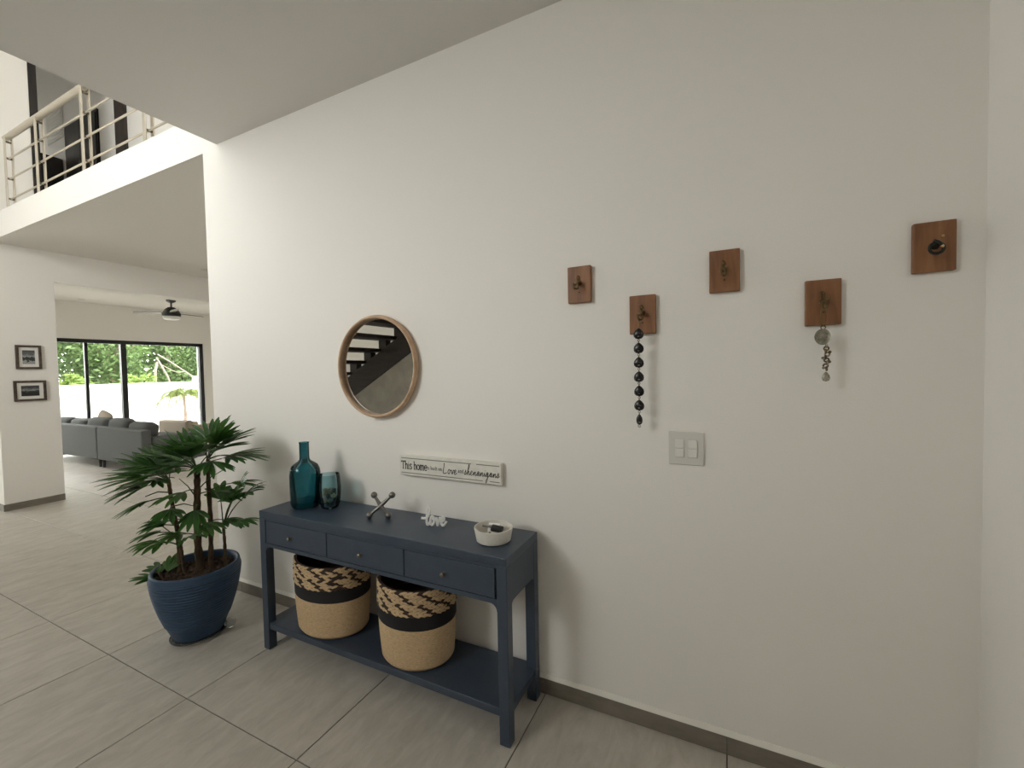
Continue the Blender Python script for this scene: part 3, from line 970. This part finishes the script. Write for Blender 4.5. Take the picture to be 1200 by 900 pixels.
# cursive strokes
LOVE = [
    [(-.75, .62), (-.35, .60), (.0, .70), (.32, 1.05), (.42, 1.55), (.28, 1.75), (.12, 1.55), (.02, 1.0), (0, .35), (.08, .05), (.25, .02), (.42, .2), (.55, .42)],
    [(.86, .62), (.66, .62), (.52, .35), (.60, .06), (.82, .0), (1.0, .22), (1.0, .48), (.86, .62), (.90, .45), (1.12, .42), (1.3, .55)],
    [(1.3, .55), (1.38, .50), (1.42, .25), (1.52, .0), (1.68, .22), (1.80, .52), (1.78, .62), (1.86, .45), (2.02, .35)],
    [(2.02, .28), (2.25, .34), (2.42, .50), (2.34, .64), (2.16, .58), (2.06, .32), (2.12, .08), (2.32, .0), (2.55, .12), (2.72, .32)],
]
def stroke(mb, pts, sx, sz, ox, oz, y, rad, flat, shear=0.0, n=5, k=6):
    P = [(ox + (p[0] + shear * p[1]) * sx, y, oz + p[1] * sz) for p in pts]
    mb.tube(catmull(P, n), rad, k, flat=flat, flat_dir=(0, 1, 0))
lv = thing('love_word', 'small white cursive love word ornament standing on the console table', 'ornament', (-1.275, -.165, TH), rz=R(14))
for q, s in enumerate(LOVE):
    m = MB()
    stroke(m, [(p[0], p[1] * (1.3 if q else 1.0)) for p in s], .037, .050, -.032, .0066, 0, .0066, 1.0, .05, 6, 8)
    m.build('letter', WHITE, lv, smooth=True, auto=80)

bw = thing('ceramic_bowl', 'round white ceramic bowl holding keys on the console table', 'bowl', (-.922, -.195, TH))
MB().lathe([(.0001, 0), (.070, 0), (.076, .004), (.086, .058), (.0855, .0605), (.080, .0605), (.078, .056), (.070, .012), (.0001, .010)], 48).build('bowl_wall', CERAMIC, bw, smooth=True)
ky = thing('car_key', 'black car key fob with a silver blade lying in the white bowl', 'key', (-.918, -.205, TH + .026), rz=R(25))
o = bx(-.014, .040, -.018, .018, 0, .018).build('fob', BLACKP, ky, bevel=.006, seg=3)
o.location, o.rotation_euler = (.004, 0, .022), (R(12), R(8), R(-10))
o = bx(-.045, .0, -.006, .006, -.0015, .0015).build('blade', PEWTER, ky)
o.location, o.rotation_euler = (-.004, .006, .032), (0, R(12), R(8))
bk = thing('folded_card', 'small white folded tag lying with the keys in the bowl', 'card', (-.925, -.180, TH + .022))
for s in (-1, 1):
    o = bx(-.026, .026, -.001, .001, 0, .040).build('card_face', WHITE, bk)
    o.location, o.rotation_euler = (0, s * .014, .012), (R(s * 38), 0, R(10))
rk = thing('key_ring', 'dark key ring with brass keys lying in the white bowl', 'keys', (-.944, -.214, TH + .014))
MB().torus((0, 0, .004), .016, .0018, 'z', 24, 6).build('ring', BRONZE, rk, smooth=True)
for q in range(2):
    o = bx(-.004, .004, .012, .042, 0, .0022).build('key_blade', BRASS if q else PEWTER, rk)
    o.location, o.rotation_euler = (.006 * q, 0, .005 + .004 * q), (R(14), 0, R(-60 + 70 * q))

# ------------------------------------------------------------------ sign on the wall
SGX0, SGX1, SGZ0, SGZ1, SGY = -1.588, -.966, .976, 1.083, -.030
sg = thing('wall_sign', 'long narrow cream wooden sign with lettering above the console table', 'sign', (SGX0, SGY, SGZ0))
SW, SH = SGX1 - SGX0, SGZ1 - SGZ0
bx(0, SW, 0, -SGY, 0, SH).build('board', SIGNP, sg, bevel=.003)
m = MB()
for a, b_, z in [(.012, .455, SH - .014), (.485, SW - .008, SH - .014), (.012, .520, .014), (.560, SW - .008, .014)]:
    m.box(a, b_, -.0006, .001, z - .0022, z + .0022)
m.build('border_line', GREYLINE, sg)
# slab-serif and tiny letters drawn as strokes; x-height 1, ascender 1.6
GL = {
    'T': (1.15, [[(0, 1.5), (1.1, 1.5)], [(.55, 1.5), (.55, 0)], [(.35, 0), (.75, 0)], [(0, 1.5), (0, 1.25)], [(1.1, 1.5), (1.1, 1.25)]]),
    'h': (.95, [[(.15, 1.6), (.15, 0)], [(0, 1.6), (.15, 1.6)], [(0, 0), (.32, 0)], [(.15, .65), (.3, .93), (.55, 1), (.7, .8), (.7, .4), (.7, 0)], [(.55, 0), (.86, 0)]]),
    'i': (.50, [[(.17, 1), (.17, 0)], [(.02, 1), (.17, 1)], [(0, 0), (.34, 0)], [(.17, 1.35), (.17, 1.42)]]),
    's': (.75, [[(.6, .85), (.4, 1.0), (.15, .92), (.1, .68), (.35, .5), (.58, .32), (.52, .08), (.3, 0), (.05, .15)]]),
    'o': (.90, [[(.4, 1), (.1, .8), (.05, .5), (.12, .18), (.4, 0), (.68, .18), (.75, .5), (.68, .82), (.4, 1)]]),
    'm': (1.40, [[(.15, 1), (.15, 0)], [(0, 1), (.15, 1)], [(0, 0), (.3, 0)], [(.15, .65), (.3, .95), (.5, .98), (.62, .8), (.62, 0)], [(.5, 0), (.76, 0)], [(.62, .65), (.8, .95), (1.0, .98), (1.12, .8), (1.12, 0)], [(1.0, 0), (1.27, 0)]]),
    'e': (.85, [[(.08, .55), (.68, .55), (.62, .88), (.38, 1), (.12, .85), (.05, .5), (.15, .12), (.42, 0), (.68, .15)]]),
    'b': (.90, [[(.15, 1.6), (.15, 0)], [(0, 1.6), (.15, 1.6)], [(.15, .75), (.4, 1), (.68, .8), (.72, .5), (.62, .12), (.38, 0), (.15, .2)]]),
    'u': (.95, [[(.12, 1), (.12, .3), (.3, 0), (.55, .1), (.68, .4)], [(.68, 1), (.68, 0), (.82, 0)]]),
    'l': (.45, [[(.16, 1.6), (.16, 0)], [(0, 1.6), (.16, 1.6)], [(0, 0), (.34, 0)]]),
    't': (.60, [[(.22, 1.35), (.22, .25), (.35, 0), (.52, .1)], [(.02, 1), (.5, 1)]]),
    'n': (.95, [[(.15, 1), (.15, 0)], [(0, 1), (.15, 1)], [(0, 0), (.32, 0)], [(.15, .65), (.3, .93), (.55, 1), (.7, .8), (.7, 0)], [(.55, 0), (.86, 0)]]),
    'a': (.90, [[(.12, .85), (.35, 1), (.6, .85), (.64, .5), (.64, 0), (.78, 0)], [(.64, .55), (.3, .55), (.08, .3), (.22, .02), (.45, .08), (.64, .3)]]),
    'd': (.95, [[(.66, 1.6), (.66, 0), (.8, 0)], [(.66, .75), (.42, 1), (.14, .82), (.07, .5), (.16, .14), (.4, 0), (.66, .25)]]),
}
def straight(s):
    return len(s) <= 3 and all(abs(s[i][0] - s[i + 1][0]) < .01 or abs(s[i][1] - s[i + 1][1]) < .01 for i in range(len(s) - 1))
def word(txt, x, z, xh, rad, width=1.0, gap=0.0):
    for ch in txt:
        if ch == ' ':
            x += .5 * xh * width
            continue
        adv, strokes = GL[ch]
        m = MB()
        for s in strokes:
            P = [(x + p[0] * xh * width, -.0004, z + p[1] * xh) for p in s]
            P = [Vector(p) for p in P] if straight(s) else catmull(P, 5)
            m.tube(P, rad, 5, flat=.35, flat_dir=(0, 1, 0))
        m.build('letter', INK, sg)
        x += (adv + gap) * xh * width
    return x
word('This home', .012, .036, .0265, .0030, .82)
word('is built on', .184, .043, .0115, .0014, 1.0, .08)
SCR = {
    'L': (1.25, [[(.05, 1.75), (.15, 2.0), (.10, 1.2), (.02, .4), (.05, .05), (.35, 0), (.8, .1), (1.05, .2)]]),
    'o': (.95, [[(.5, .85), (.25, .85), (.1, .45), (.2, .08), (.45, .05), (.65, .4), (.52, .85), (.7, .7), (.95, .72)]]),
    'v': (.80, [[(0, .72), (.12, .8), (.22, .4), (.32, .02), (.5, .4), (.6, .85), (.8, .7)]]),
    'e': (.80, [[(0, .3), (.3, .45), (.48, .75), (.3, .9), (.1, .6), (.12, .15), (.38, .02), (.8, .35)]]),
    's': (.70, [[(0, .15), (.25, .6), (.35, 1.0), (.42, .6), (.48, .2), (.3, 0), (.1, .1), (.4, .12), (.7, .3)]]),
    'h': (.95, [[(0, .3), (.3, .9), (.52, 1.8), (.42, 2.2), (.28, 1.6), (.2, .6), (.16, 0), (.3, .5), (.5, .8), (.6, .5), (.62, .1), (.75, .05), (.95, .35)]]),
    'n': (.95, [[(0, .35), (.12, .75), (.15, .4), (.14, 0), (.3, .5), (.5, .8), (.58, .5), (.6, .1), (.75, .05), (.95, .35)]]),
    'a': (.90, [[(.0, .3), (.2, .45), (.5, .8), (.25, .85), (.1, .4), (.2, .05), (.42, .25), (.55, .8), (.54, .3), (.64, .03), (.9, .35)]]),
    'i': (.50, [[(0, .35), (.16, .75), (.16, .3), (.26, .03), (.5, .35)], [(.22, 1.15), (.24, 1.22)]]),
    'g': (.90, [[(.0, .3), (.2, .45), (.5, .8), (.25, .85), (.1, .4), (.2, .05), (.42, .25), (.55, .8), (.5, -.3), (.35, -1.15), (.12, -1.2), (.15, -.75), (.55, -.15), (.9, .35)]]),
}
def script(txt, x, z, xh, rad, width=1.0, shear=.15):
    for ch in txt:
        adv, strokes = SCR[ch]
        m = MB()
        for s in strokes:
            stroke(m, s, xh * width, xh, x, z, -.0004, rad, .35, shear, 5, 5)
        m.build('letter', INK, sg)
        x += adv * xh * width
    return x
script('Love', .284, .031, .0265, .0022, .84)
word('and', .376, .043, .0120, .0014, 1.0, .08)
script('shenanigans', .412, .036, .0245, .0019, .89)

# ------------------------------------------------------------------ mirror
mr = thing('round_mirror', 'round mirror with a pale oak rim above the console table', 'mirror', (-1.742, 0, 1.566))
MR = .287
prof = []
for q in range(16):
    a = 2 * math.pi * q / 16
    prof.append((MR - .011 + .011 * math.cos(a), -.022 + .019 * math.sin(a)))
m = MB().lathe(prof, 96, closed=True)
m.v = [(x_, z_ , y_) for x_, y_, z_ in m.v]
m.build('rim', OAK, mr, smooth=True, auto=80)
m = MB().lathe([(.0001, -.012), (MR - .016, -.012), (MR - .016, -.004), (.0001, -.004)], 96)
m.v = [(x_, z_, y_) for x_, y_, z_ in m.v]
m.build('mirror_glass', MIRROR, mr)

# ------------------------------------------------------------------ hook plaques
PW, PH, PT = .104, .158, .022
def plaque(label, x, z, variant=0):
    o = thing('hook_plaque', label, 'hook', (x, 0, z), 'wooden hook plaques on the long wall')
    bx(-PW / 2, PW / 2, -PT, 0, -PH / 2, PH / 2).build('board', PLAQUE, o, bevel=.003)
    if variant == 0:
        m = MB()
        m.tube([(0, -PT, .004), (0, -PT - .012, .004), (0, -PT - .026, .006)], [.010, .006, .005], 10)
        m.tube(catmull([(0, -PT - .004, .030), (-.004, -PT - .010, .018), (0, -PT - .024, .006), (.004, -PT - .034, -.012), (.002, -PT - .034, -.024), (-.008, -PT - .046, -.022), (-.010, -PT - .050, -.008)], 5), .0042, 8)
        m.tube(catmull([(-.016, -PT - .022, -.008), (0, -PT - .026, .004), (.014, -PT - .022, .012)], 5), .0035, 8)
        m.ball((-.010, -PT - .050, -.006), .0055, 10)
        h = m.build('hook', BRASS, o, smooth=True, auto=80)
        MB().ball((-.004, -PT - .004, .033), .006, 10).build('screw', BRASS, h, smooth=True)
        MB().ball((0, -PT - .001, -.034), .0035, 10).build('screw', BRASS, h, smooth=True)
    else:
        m = MB()
        m.tube([(0, -PT, 0), (0, -PT - .01, 0), (0, -PT - .03, 0)], [.011, .006, .006], 10)
        m.torus((-.006, -PT - .032, -.012), .017, .0045, 'y', 28, 8)
        m.tube(catmull([(-.012, -PT - .03, .012), (-.002, -PT - .036, .004), (.006, -PT - .034, -.006)], 5), .005, 8)
        h = m.build('hook', mat('blackened_iron', (.03, .034, .03), .4, .7), o, smooth=True, auto=80)
        MB().ball((.018, -PT - .003, .030), .0048, 10).build('screw', mat('bright_brass', (.6, .42, .18), .3, 1.0), h, smooth=True)
        MB().ball((.006, -PT - .036, -.008), .0048, 10).build('screw', MATS['bright_brass'], h, smooth=True)
    return o
xs = [(-.566, 1.899), (-.300, 1.749), (.002, 1.891), (.310, 1.746), (.600, 1.897)]
plaque('wooden plaque with a bare brass hook between the mirror and the string of black drops', *xs[0])
plaque('wooden hook plaque carrying the string of black drops', *xs[1])
plaque('wooden plaque with a bare brass hook between the black drops and the coin key chain', *xs[2])
plaque('wooden hook plaque carrying the coin key chain', *xs[3])
plaque('wooden hook plaque with a blackened ring hook beside the room corner', *xs[4], 1)

# string of seven dark drops on the second plaque
hx, hz = xs[1]
hy = -PT - .046
bc = thing('drop_string', 'hanging string of seven black enamel drops on a wooden plaque', 'ornament', (hx - .008, hy, hz - .02))
MB().tube([(0, 0, .002), (0, 0, -.055)], .0016, 6).build('cord', BRASS, bc, smooth=True)
zz = -.062
pitch = .0575
for q in range(7):
    w_ = .0200 if q < 6 else .0125
    prof = [(.0001, -.021), (w_ * .60, -.0185), (w_ * .93, -.011), (w_, -.002), (w_ * .90, .007), (w_ * .55, .016), (w_ * .18, .022), (.0001, .024)]
    m = MB().lathe(prof, 18, (0, 0, zz - q * pitch), 1, .38)
    dr = m.build('drop', BEAD, bc, smooth=True, auto=80)
    MB().ball((0, -w_ * .30, zz - q * pitch - .010), .0045, 8, 1.2, .5, .45).build('silver_dot', COIN, dr, smooth=True)  # flattened silver ball low on the front of each drop
    if q < 6:
        m = MB()
        m.torus((0, 0, zz - q * pitch - .026), .0042, .0013, 'y', 14, 6)
        m.torus((0, 0, zz - q * pitch - .033), .0042, .0013, 'x', 14, 6)
        m.build('link', BRASS, bc, smooth=True)
MB().torus((0, 0, zz - 6 * pitch - .026), .005, .0014, 'y', 16, 6).build('end_ring', COIN, bc, smooth=True)

# key chain with coin on the fourth plaque
hx, hz = xs[3]
kc = thing('key_chain', 'key chain with a round tarnished coin and small charms on a wooden plaque', 'keychain', (hx - .008, hy, hz - .022))
for s in (-.007, .007):
    MB().tube(catmull([(s * .4, 0, .0), (s, 0, -.02), (s, 0, -.05), (s * .3, 0, -.066)], 5), .0016, 6).build('loop', BRASS, kc, smooth=True)
MB().torus((0, 0, -.068), .0065, .0017, 'y', 18, 6).build('ring', BRASS, kc, smooth=True)
m = MB().lathe([(.0001, -.0022), (.024, -.0022), (.0265, -.0035), (.0275, 0), (.0265, .0035), (.024, .0022), (.0001, .0022)], 36)
m.v = [(x_ * .84 - .002, z_ - .002, y_ - .100) for x_, y_, z_ in m.v]
cn = m.build('coin', COIN, kc, smooth=True)
MB().torus((-.002, -.0055, -.100), .012, .0014, 'y', 24, 6).build('coin_relief', COIN, cn, smooth=True)
rng = random.Random(9)
for q in range(9):
    m = MB()
    ax = 'y' if q % 2 else 'x'
    m.torus((.010 + rng.uniform(-.003, .003), .002, -.130 - q * .0098), .0066, .0027, ax, 14, 6)
    m.build('link', BRASS if q % 3 else COIN, kc, smooth=True)
for q, (dx, z) in enumerate([(.018, -.152), (-.001, -.172), (.017, -.185), (.001, -.205)]):
    MB().ball((dx, -.004, z), .0052, 10).build('charm', COIN if q % 2 else BRASS, kc, smooth=True)
MB().lathe([(.0001, -.016), (.009, -.013), (.0125, -.004), (.010, .006), (.004, .015), (.0001, .018)], 18, (.008, 0, -.236), 1, .4).build('pendant', COIN, kc, smooth=True)

# ------------------------------------------------------------------ light switch
sw = thing('light_switch', 'white double light switch plate with four rocker buttons on the long wall', 'switch', (-.138, 0, 1.205))
bx(-.066, .066, -.009, 0, -.067, .067).build('plate', PLATE, sw, bevel=.004)
for a in (-.0245, .0245):
    gg = bx(a - .0185, a + .0185, -.0105, -.009, -.037, .037).build('rocker_frame', PLATE, sw, bevel=.001)
    for z0, z1 in ((.001, .035), (-.035, -.001)):
        bx(a - .0165, a + .0165, -.015, -.010, z0, z1).build('rocker', PLASTIC, gg, bevel=.002)

# ------------------------------------------------------------------ potted lady palm
PC = Vector((-2.82, -.42, 0))
pp = thing('potted_palm', 'lady palm in a ribbed navy blue pot beside the console table', 'plant', PC)
RV, DV = Vector((.897, .441, 0)), Vector((-.441, .897, 0))     # across and away, seen from the room
prof = [(.0001, .016), (.112, .016), (.122, .020)]
nr = 120
for q in range(nr + 1):
    t = q / nr
    rr = .124 + (.224 - .124) * (1 - (1 - t) ** 1.75)
    if t > .93:
        rr -= .005 * (t - .93) / .07
    rib = .0042 * abs(math.sin(math.pi * t * 24)) if .22 < t < .93 else 0
    prof.append((rr + rib, .020 + .392 * t))
prof += [(.216, .419), (.206, .418), (.200, .408), (.197, .37), (.0001, .362)]
MB().lathe(prof, 72).build('pot', POT, pp, smooth=True, auto=80)
# saucer caddy with clear wheels
sa = MB().lathe([(.0001, .006), (.135, .006), (.142, .009), (.142, .014), (.0001, .014)], 48).build('clear_caddy', CLEAR, pp, smooth=True)
for a in (0.80, 2.6):
    c = Vector((math.cos(a), math.sin(a), 0)) * .160 + Vector((0, 0, .030))
    m = MB()
    t_ = Vector((-math.sin(a), math.cos(a), 0))
    path = [c - t_ * .010, c - t_ * .008, c + t_ * .008, c + t_ * .010]
    m.tube(path, [.022, .030, .030, .022], 20)
    m.build('wheel', CLEAR, sa, smooth=True)
# soil and bark chips
m = MB()
rng = random.Random(3)
for q in range(520):
    a, r0 = rng.uniform(0, 6.283), .19 * math.sqrt(rng.random())
    s = rng.uniform(.006, .014)
    c = Vector((r0 * math.cos(a), r0 * math.sin(a), .374 + rng.uniform(-.004, .010) + .012 * (1 - r0 / .19)))
    q_ = Quaternion((rng.gauss(0, 1), rng.gauss(0, 1), rng.gauss(0, 1), rng.gauss(0, 1))).normalized()
    vs = [c + q_ @ Vector((x_ * s, y_ * s * .6, z_ * s * .35)) for x_, y_, z_ in [(-1, -1, -1), (1, -1, -1), (1, 1, -1), (-1, 1, -1), (-1, -1, 1), (1, -1, 1), (1, 1, 1), (-1, 1, 1)]]
    m.add(vs, [(0, 3, 2, 1), (4, 5, 6, 7), (0, 1, 5, 4), (1, 2, 6, 5), (2, 3, 7, 6), (3, 0, 4, 7)])
m.lathe([(.0001, .386), (.10, .382), (.196, .372)], 40)
m.build('soil', SOIL, pp, kind='stuff')

def W(r, d_, z): return RV * r + DV * d_ + Vector((0, 0, z))
canes = {
    'L': ([W(-.075, -.03, .36), W(-.085, -.02, .60), W(-.115, -.02, .82), W(-.125, -.02, .93)], .0125),
    'M': ([W(.020, .0, .36), W(.015, .0, .62), W(.025, .0, .86), W(.03, .0, 1.00)], .021),
    'N': ([W(.055, .04, .36), W(.06, .05, .62), W(.05, .06, .90), W(.055, .06, 1.05)], .014),
    'S': ([W(.145, .04, .36), W(.14, .05, .52), W(.135, .05, .64)], .010),
    'K': ([W(-.03, -.05, .36), W(-.035, -.06, .50), W(-.04, -.06, .56)], .010),
    'B': ([W(-.12, -.09, .36), W(-.14, -.10, .42)], .009),
}
for k_, (pts, r_) in canes.items():
    P = catmull(pts, 8)
    rad = [r_ * (1.0 - .25 * i / (len(P) - 1)) * (1 + .13 * math.sin(i * 2.1)) for i in range(len(P))]
    MB().tube(P, rad, 12).build('cane', CANE, pp, smooth=True, auto=80)

def frond(cane, t, az, el, pl_, fl, nf, spread, tilt=0, droop=.35, mt=None, seed=0, wmax=.017):
    """palmate leaf: a thin stalk, then nf pleated fingers. az 0 = to the right, 90 = away from the room"""
    rng = random.Random(seed)
    pts = canes[cane][0]
    P = catmull(pts, 8)
    base = P[min(len(P) - 1, int(t * (len(P) - 1)))]
    a, e = R(az), R(el)
    hd = RV * math.cos(a) + DV * math.sin(a)
    dirv = hd * math.cos(e) + Vector((0, 0, math.sin(e)))
    hub = base + dirv * pl_ - Vector((0, 0, .10 * pl_))
    mid = base + dirv * pl_ * .5 + Vector((0, 0, .03 * pl_))
    m = MB()
    m.cur = 1
    m.tube(catmull([base, mid, hub], 5), [.0042] * 3 + [.0032] * 4 + [.0028] * 4, 6)
    m.cur = 0
    fd = (dirv + Vector((0, 0, -.25 + tilt))).normalized()
    side = fd.cross(Vector((0, 0, 1)))
    side = side.normalized() if side.length > .01 else RV.copy()
    nrm = side.cross(fd).normalized()
    for q in range(nf):
        u = (q / (nf - 1) - .5) * 2 if nf > 1 else 0
        an = u * R(spread) + rng.uniform(-.05, .05)
        L = fl * (1 - .30 * abs(u) ** 1.6) * rng.uniform(.9, 1.08)
        d1 = fd * math.cos(an) + side * math.sin(an) + nrm * (.10 * math.cos(an) + rng.uniform(-.08, .08))
        d1.normalize()
        wd = d1.cross(nrm).normalized()
        up = wd.cross(d1).normalized()
        n = 7
        vs = []
        for i in range(n + 1):
            s = i / n
            w = wmax * (.22 + .78 * min(1, s / .45) ** .8) * (1 if s < .78 else max(.22, 1 - (s - .78) / .22 * .8)) * rng.uniform(.97, 1.03)
            c = hub + d1 * L * s + Vector((0, 0, -droop * L * s * s)) 
            vs += [c + wd * w, c - up * w * .35, c - wd * w]
        fs = []
        for i in range(n):
            fs += [(i * 3, i * 3 + 1, i * 3 + 4, i * 3 + 3), (i * 3 + 1, i * 3 + 2, i * 3 + 5, i * 3 + 4)]
        m.add(vs, fs)
    return m.build('frond', [mt or FROND, STALK], pp, smooth=True, auto=70)

sd = 100
for az, el, pl_, fl, nf, sp in [
    # left cane crown: mostly sweeping left and to the front
    (182, 34, .12, .26, 10, 55), (205, 22, .13, .25, 10, 52), (160, 28, .13, .25, 10, 52), (238, 34, .12, .24, 10, 58), (275, 24, .12, .22, 10, 58),
    (120, 45, .12, .24, 9, 52), (188, 6, .11, .24, 9, 50), (300, 40, .12, .22, 9, 52), (170, 60, .11, .24, 9, 48), (220, 4, .10, .21, 8, 48), (195, 48, .12, .25, 10, 52), (150, 8, .12, .22, 9, 48), (255, 58, .10, .22, 9, 50)]:
    sd += 1
    frond('L', .97, az, el, pl_ * .92, fl * .93, nf, sp, 0, .24, FROND2 if sd % 4 == 0 else FROND, sd, .0135)
for az, el, pl_, fl, nf, sp in [
    (0, 46, .13, .25, 10, 52), (25, 28, .14, .25, 10, 52), (-28, 36, .13, .24, 10, 54), (60, 52, .12, .24, 10, 52), (110, 62, .11, .25, 10, 52),
    (150, 58, .11, .24, 10, 52), (-70, 44, .11, .23, 10, 56), (-110, 26, .12, .23, 10, 56), (-8, 14, .14, .24, 9, 50), (200, 66, .10, .24, 9, 48), (-50, 8, .12, .21, 9, 52),
    (240, 52, .11, .23, 10, 54), (10, 70, .11, .24, 10, 50), (-140, 40, .12, .22, 10, 54), (40, 8, .13, .22, 9, 50), (270, 66, .10, .22, 9, 52), (-20, 58, .12, .24, 10, 50)]:
    sd += 1
    frond('M' if sd % 2 else 'N', .97, az, el, pl_, fl, nf, sp, 0, .22, FROND2 if sd % 5 == 0 else FROND, sd, .0135)
# middle and lower leaves
for cane, t, az, el, pl_, fl, nf, sp, dr in [
    ('S', .98, 10, 58, .22, .22, 7, 44, .45), ('S', .98, 40, 70, .24, .20, 6, 44, .4), ('S', .98, -30, 62, .20, .19, 6, 44, .4), ('S', .98, 130, 66, .18, .18, 6, 44, .35),
    ('M', .66, 10, 10, .10, .17, 7, 48, .3), ('M', .70, -100, 15, .09, .17, 7, 48, .3), ('L', .62, -60, 10, .09, .16, 7, 46, .3), ('N', .60, 30, 20, .12, .17, 7, 48, .3), ('L', .70, 200, 5, .10, .17, 7, 46, .35),
    ('M', .30, 250, 30, .10, .15, 6, 46, .35), ('L', .35, 190, 20, .10, .17, 7, 46, .4), ('K', .98, 290, 55, .12, .15, 6, 46, .4), ('S', .95, -15, 25, .13, .15, 5, 38, .35), ('S', .98, 90, 60, .16, .16, 5, 40, .3),
    ('M', .45, 200, 10, .14, .17, 6, 50, .35), ('M', .42, -30, 5, .10, .15, 6, 45, .3), ('M', .55, -60, -5, .08, .16, 6, 45, .3), ('N', .40, 0, 12, .08, .15, 6, 45, .3),
    ('K', .98, 172, 48, .17, .18, 6, 45, .55), ('K', .98, 240, 35, .10, .17, 6, 45, .4), ('K', .98, 330, 40, .12, .16, 6, 45, .4), ('K', .95, 200, 25, .12, .17, 6, 40, .5),
    ('B', .98, 190, 30, .05, .15, 5, 40, .25), ('B', .98, 90, 60, .06, .14, 5, 35, .3), ('B', .98, 150, 40, .07, .15, 4, 35, .3)]:
    sd += 1
    frond(cane, t, az, el, pl_, fl, nf, sp, 0, dr, FROND2 if sd % 2 == 0 else FROND, sd, .015)
# a few dry bare stalks
for q, (c, z, az, L) in enumerate([('L', .45, 185, .17), ('M', .6, 160, .15), ('L', .6, 10, .12), ('M', .7, 20, .14), ('L', .75, 200, .12)]):
    P = catmull(canes[c][0], 8)
    b0 = P[int(z * (len(P) - 1))]
    h = RV * math.cos(R(az)) + DV * math.sin(R(az))
    e = b0 + h * L + Vector((0, 0, .12 * (q % 2) - .01))
    MB().tube([b0, (b0 + e) / 2 + Vector((0, 0, .015)), e], [.004, .0032, .0022], 6).build('dry_stalk', STALK, pp, smooth=True)
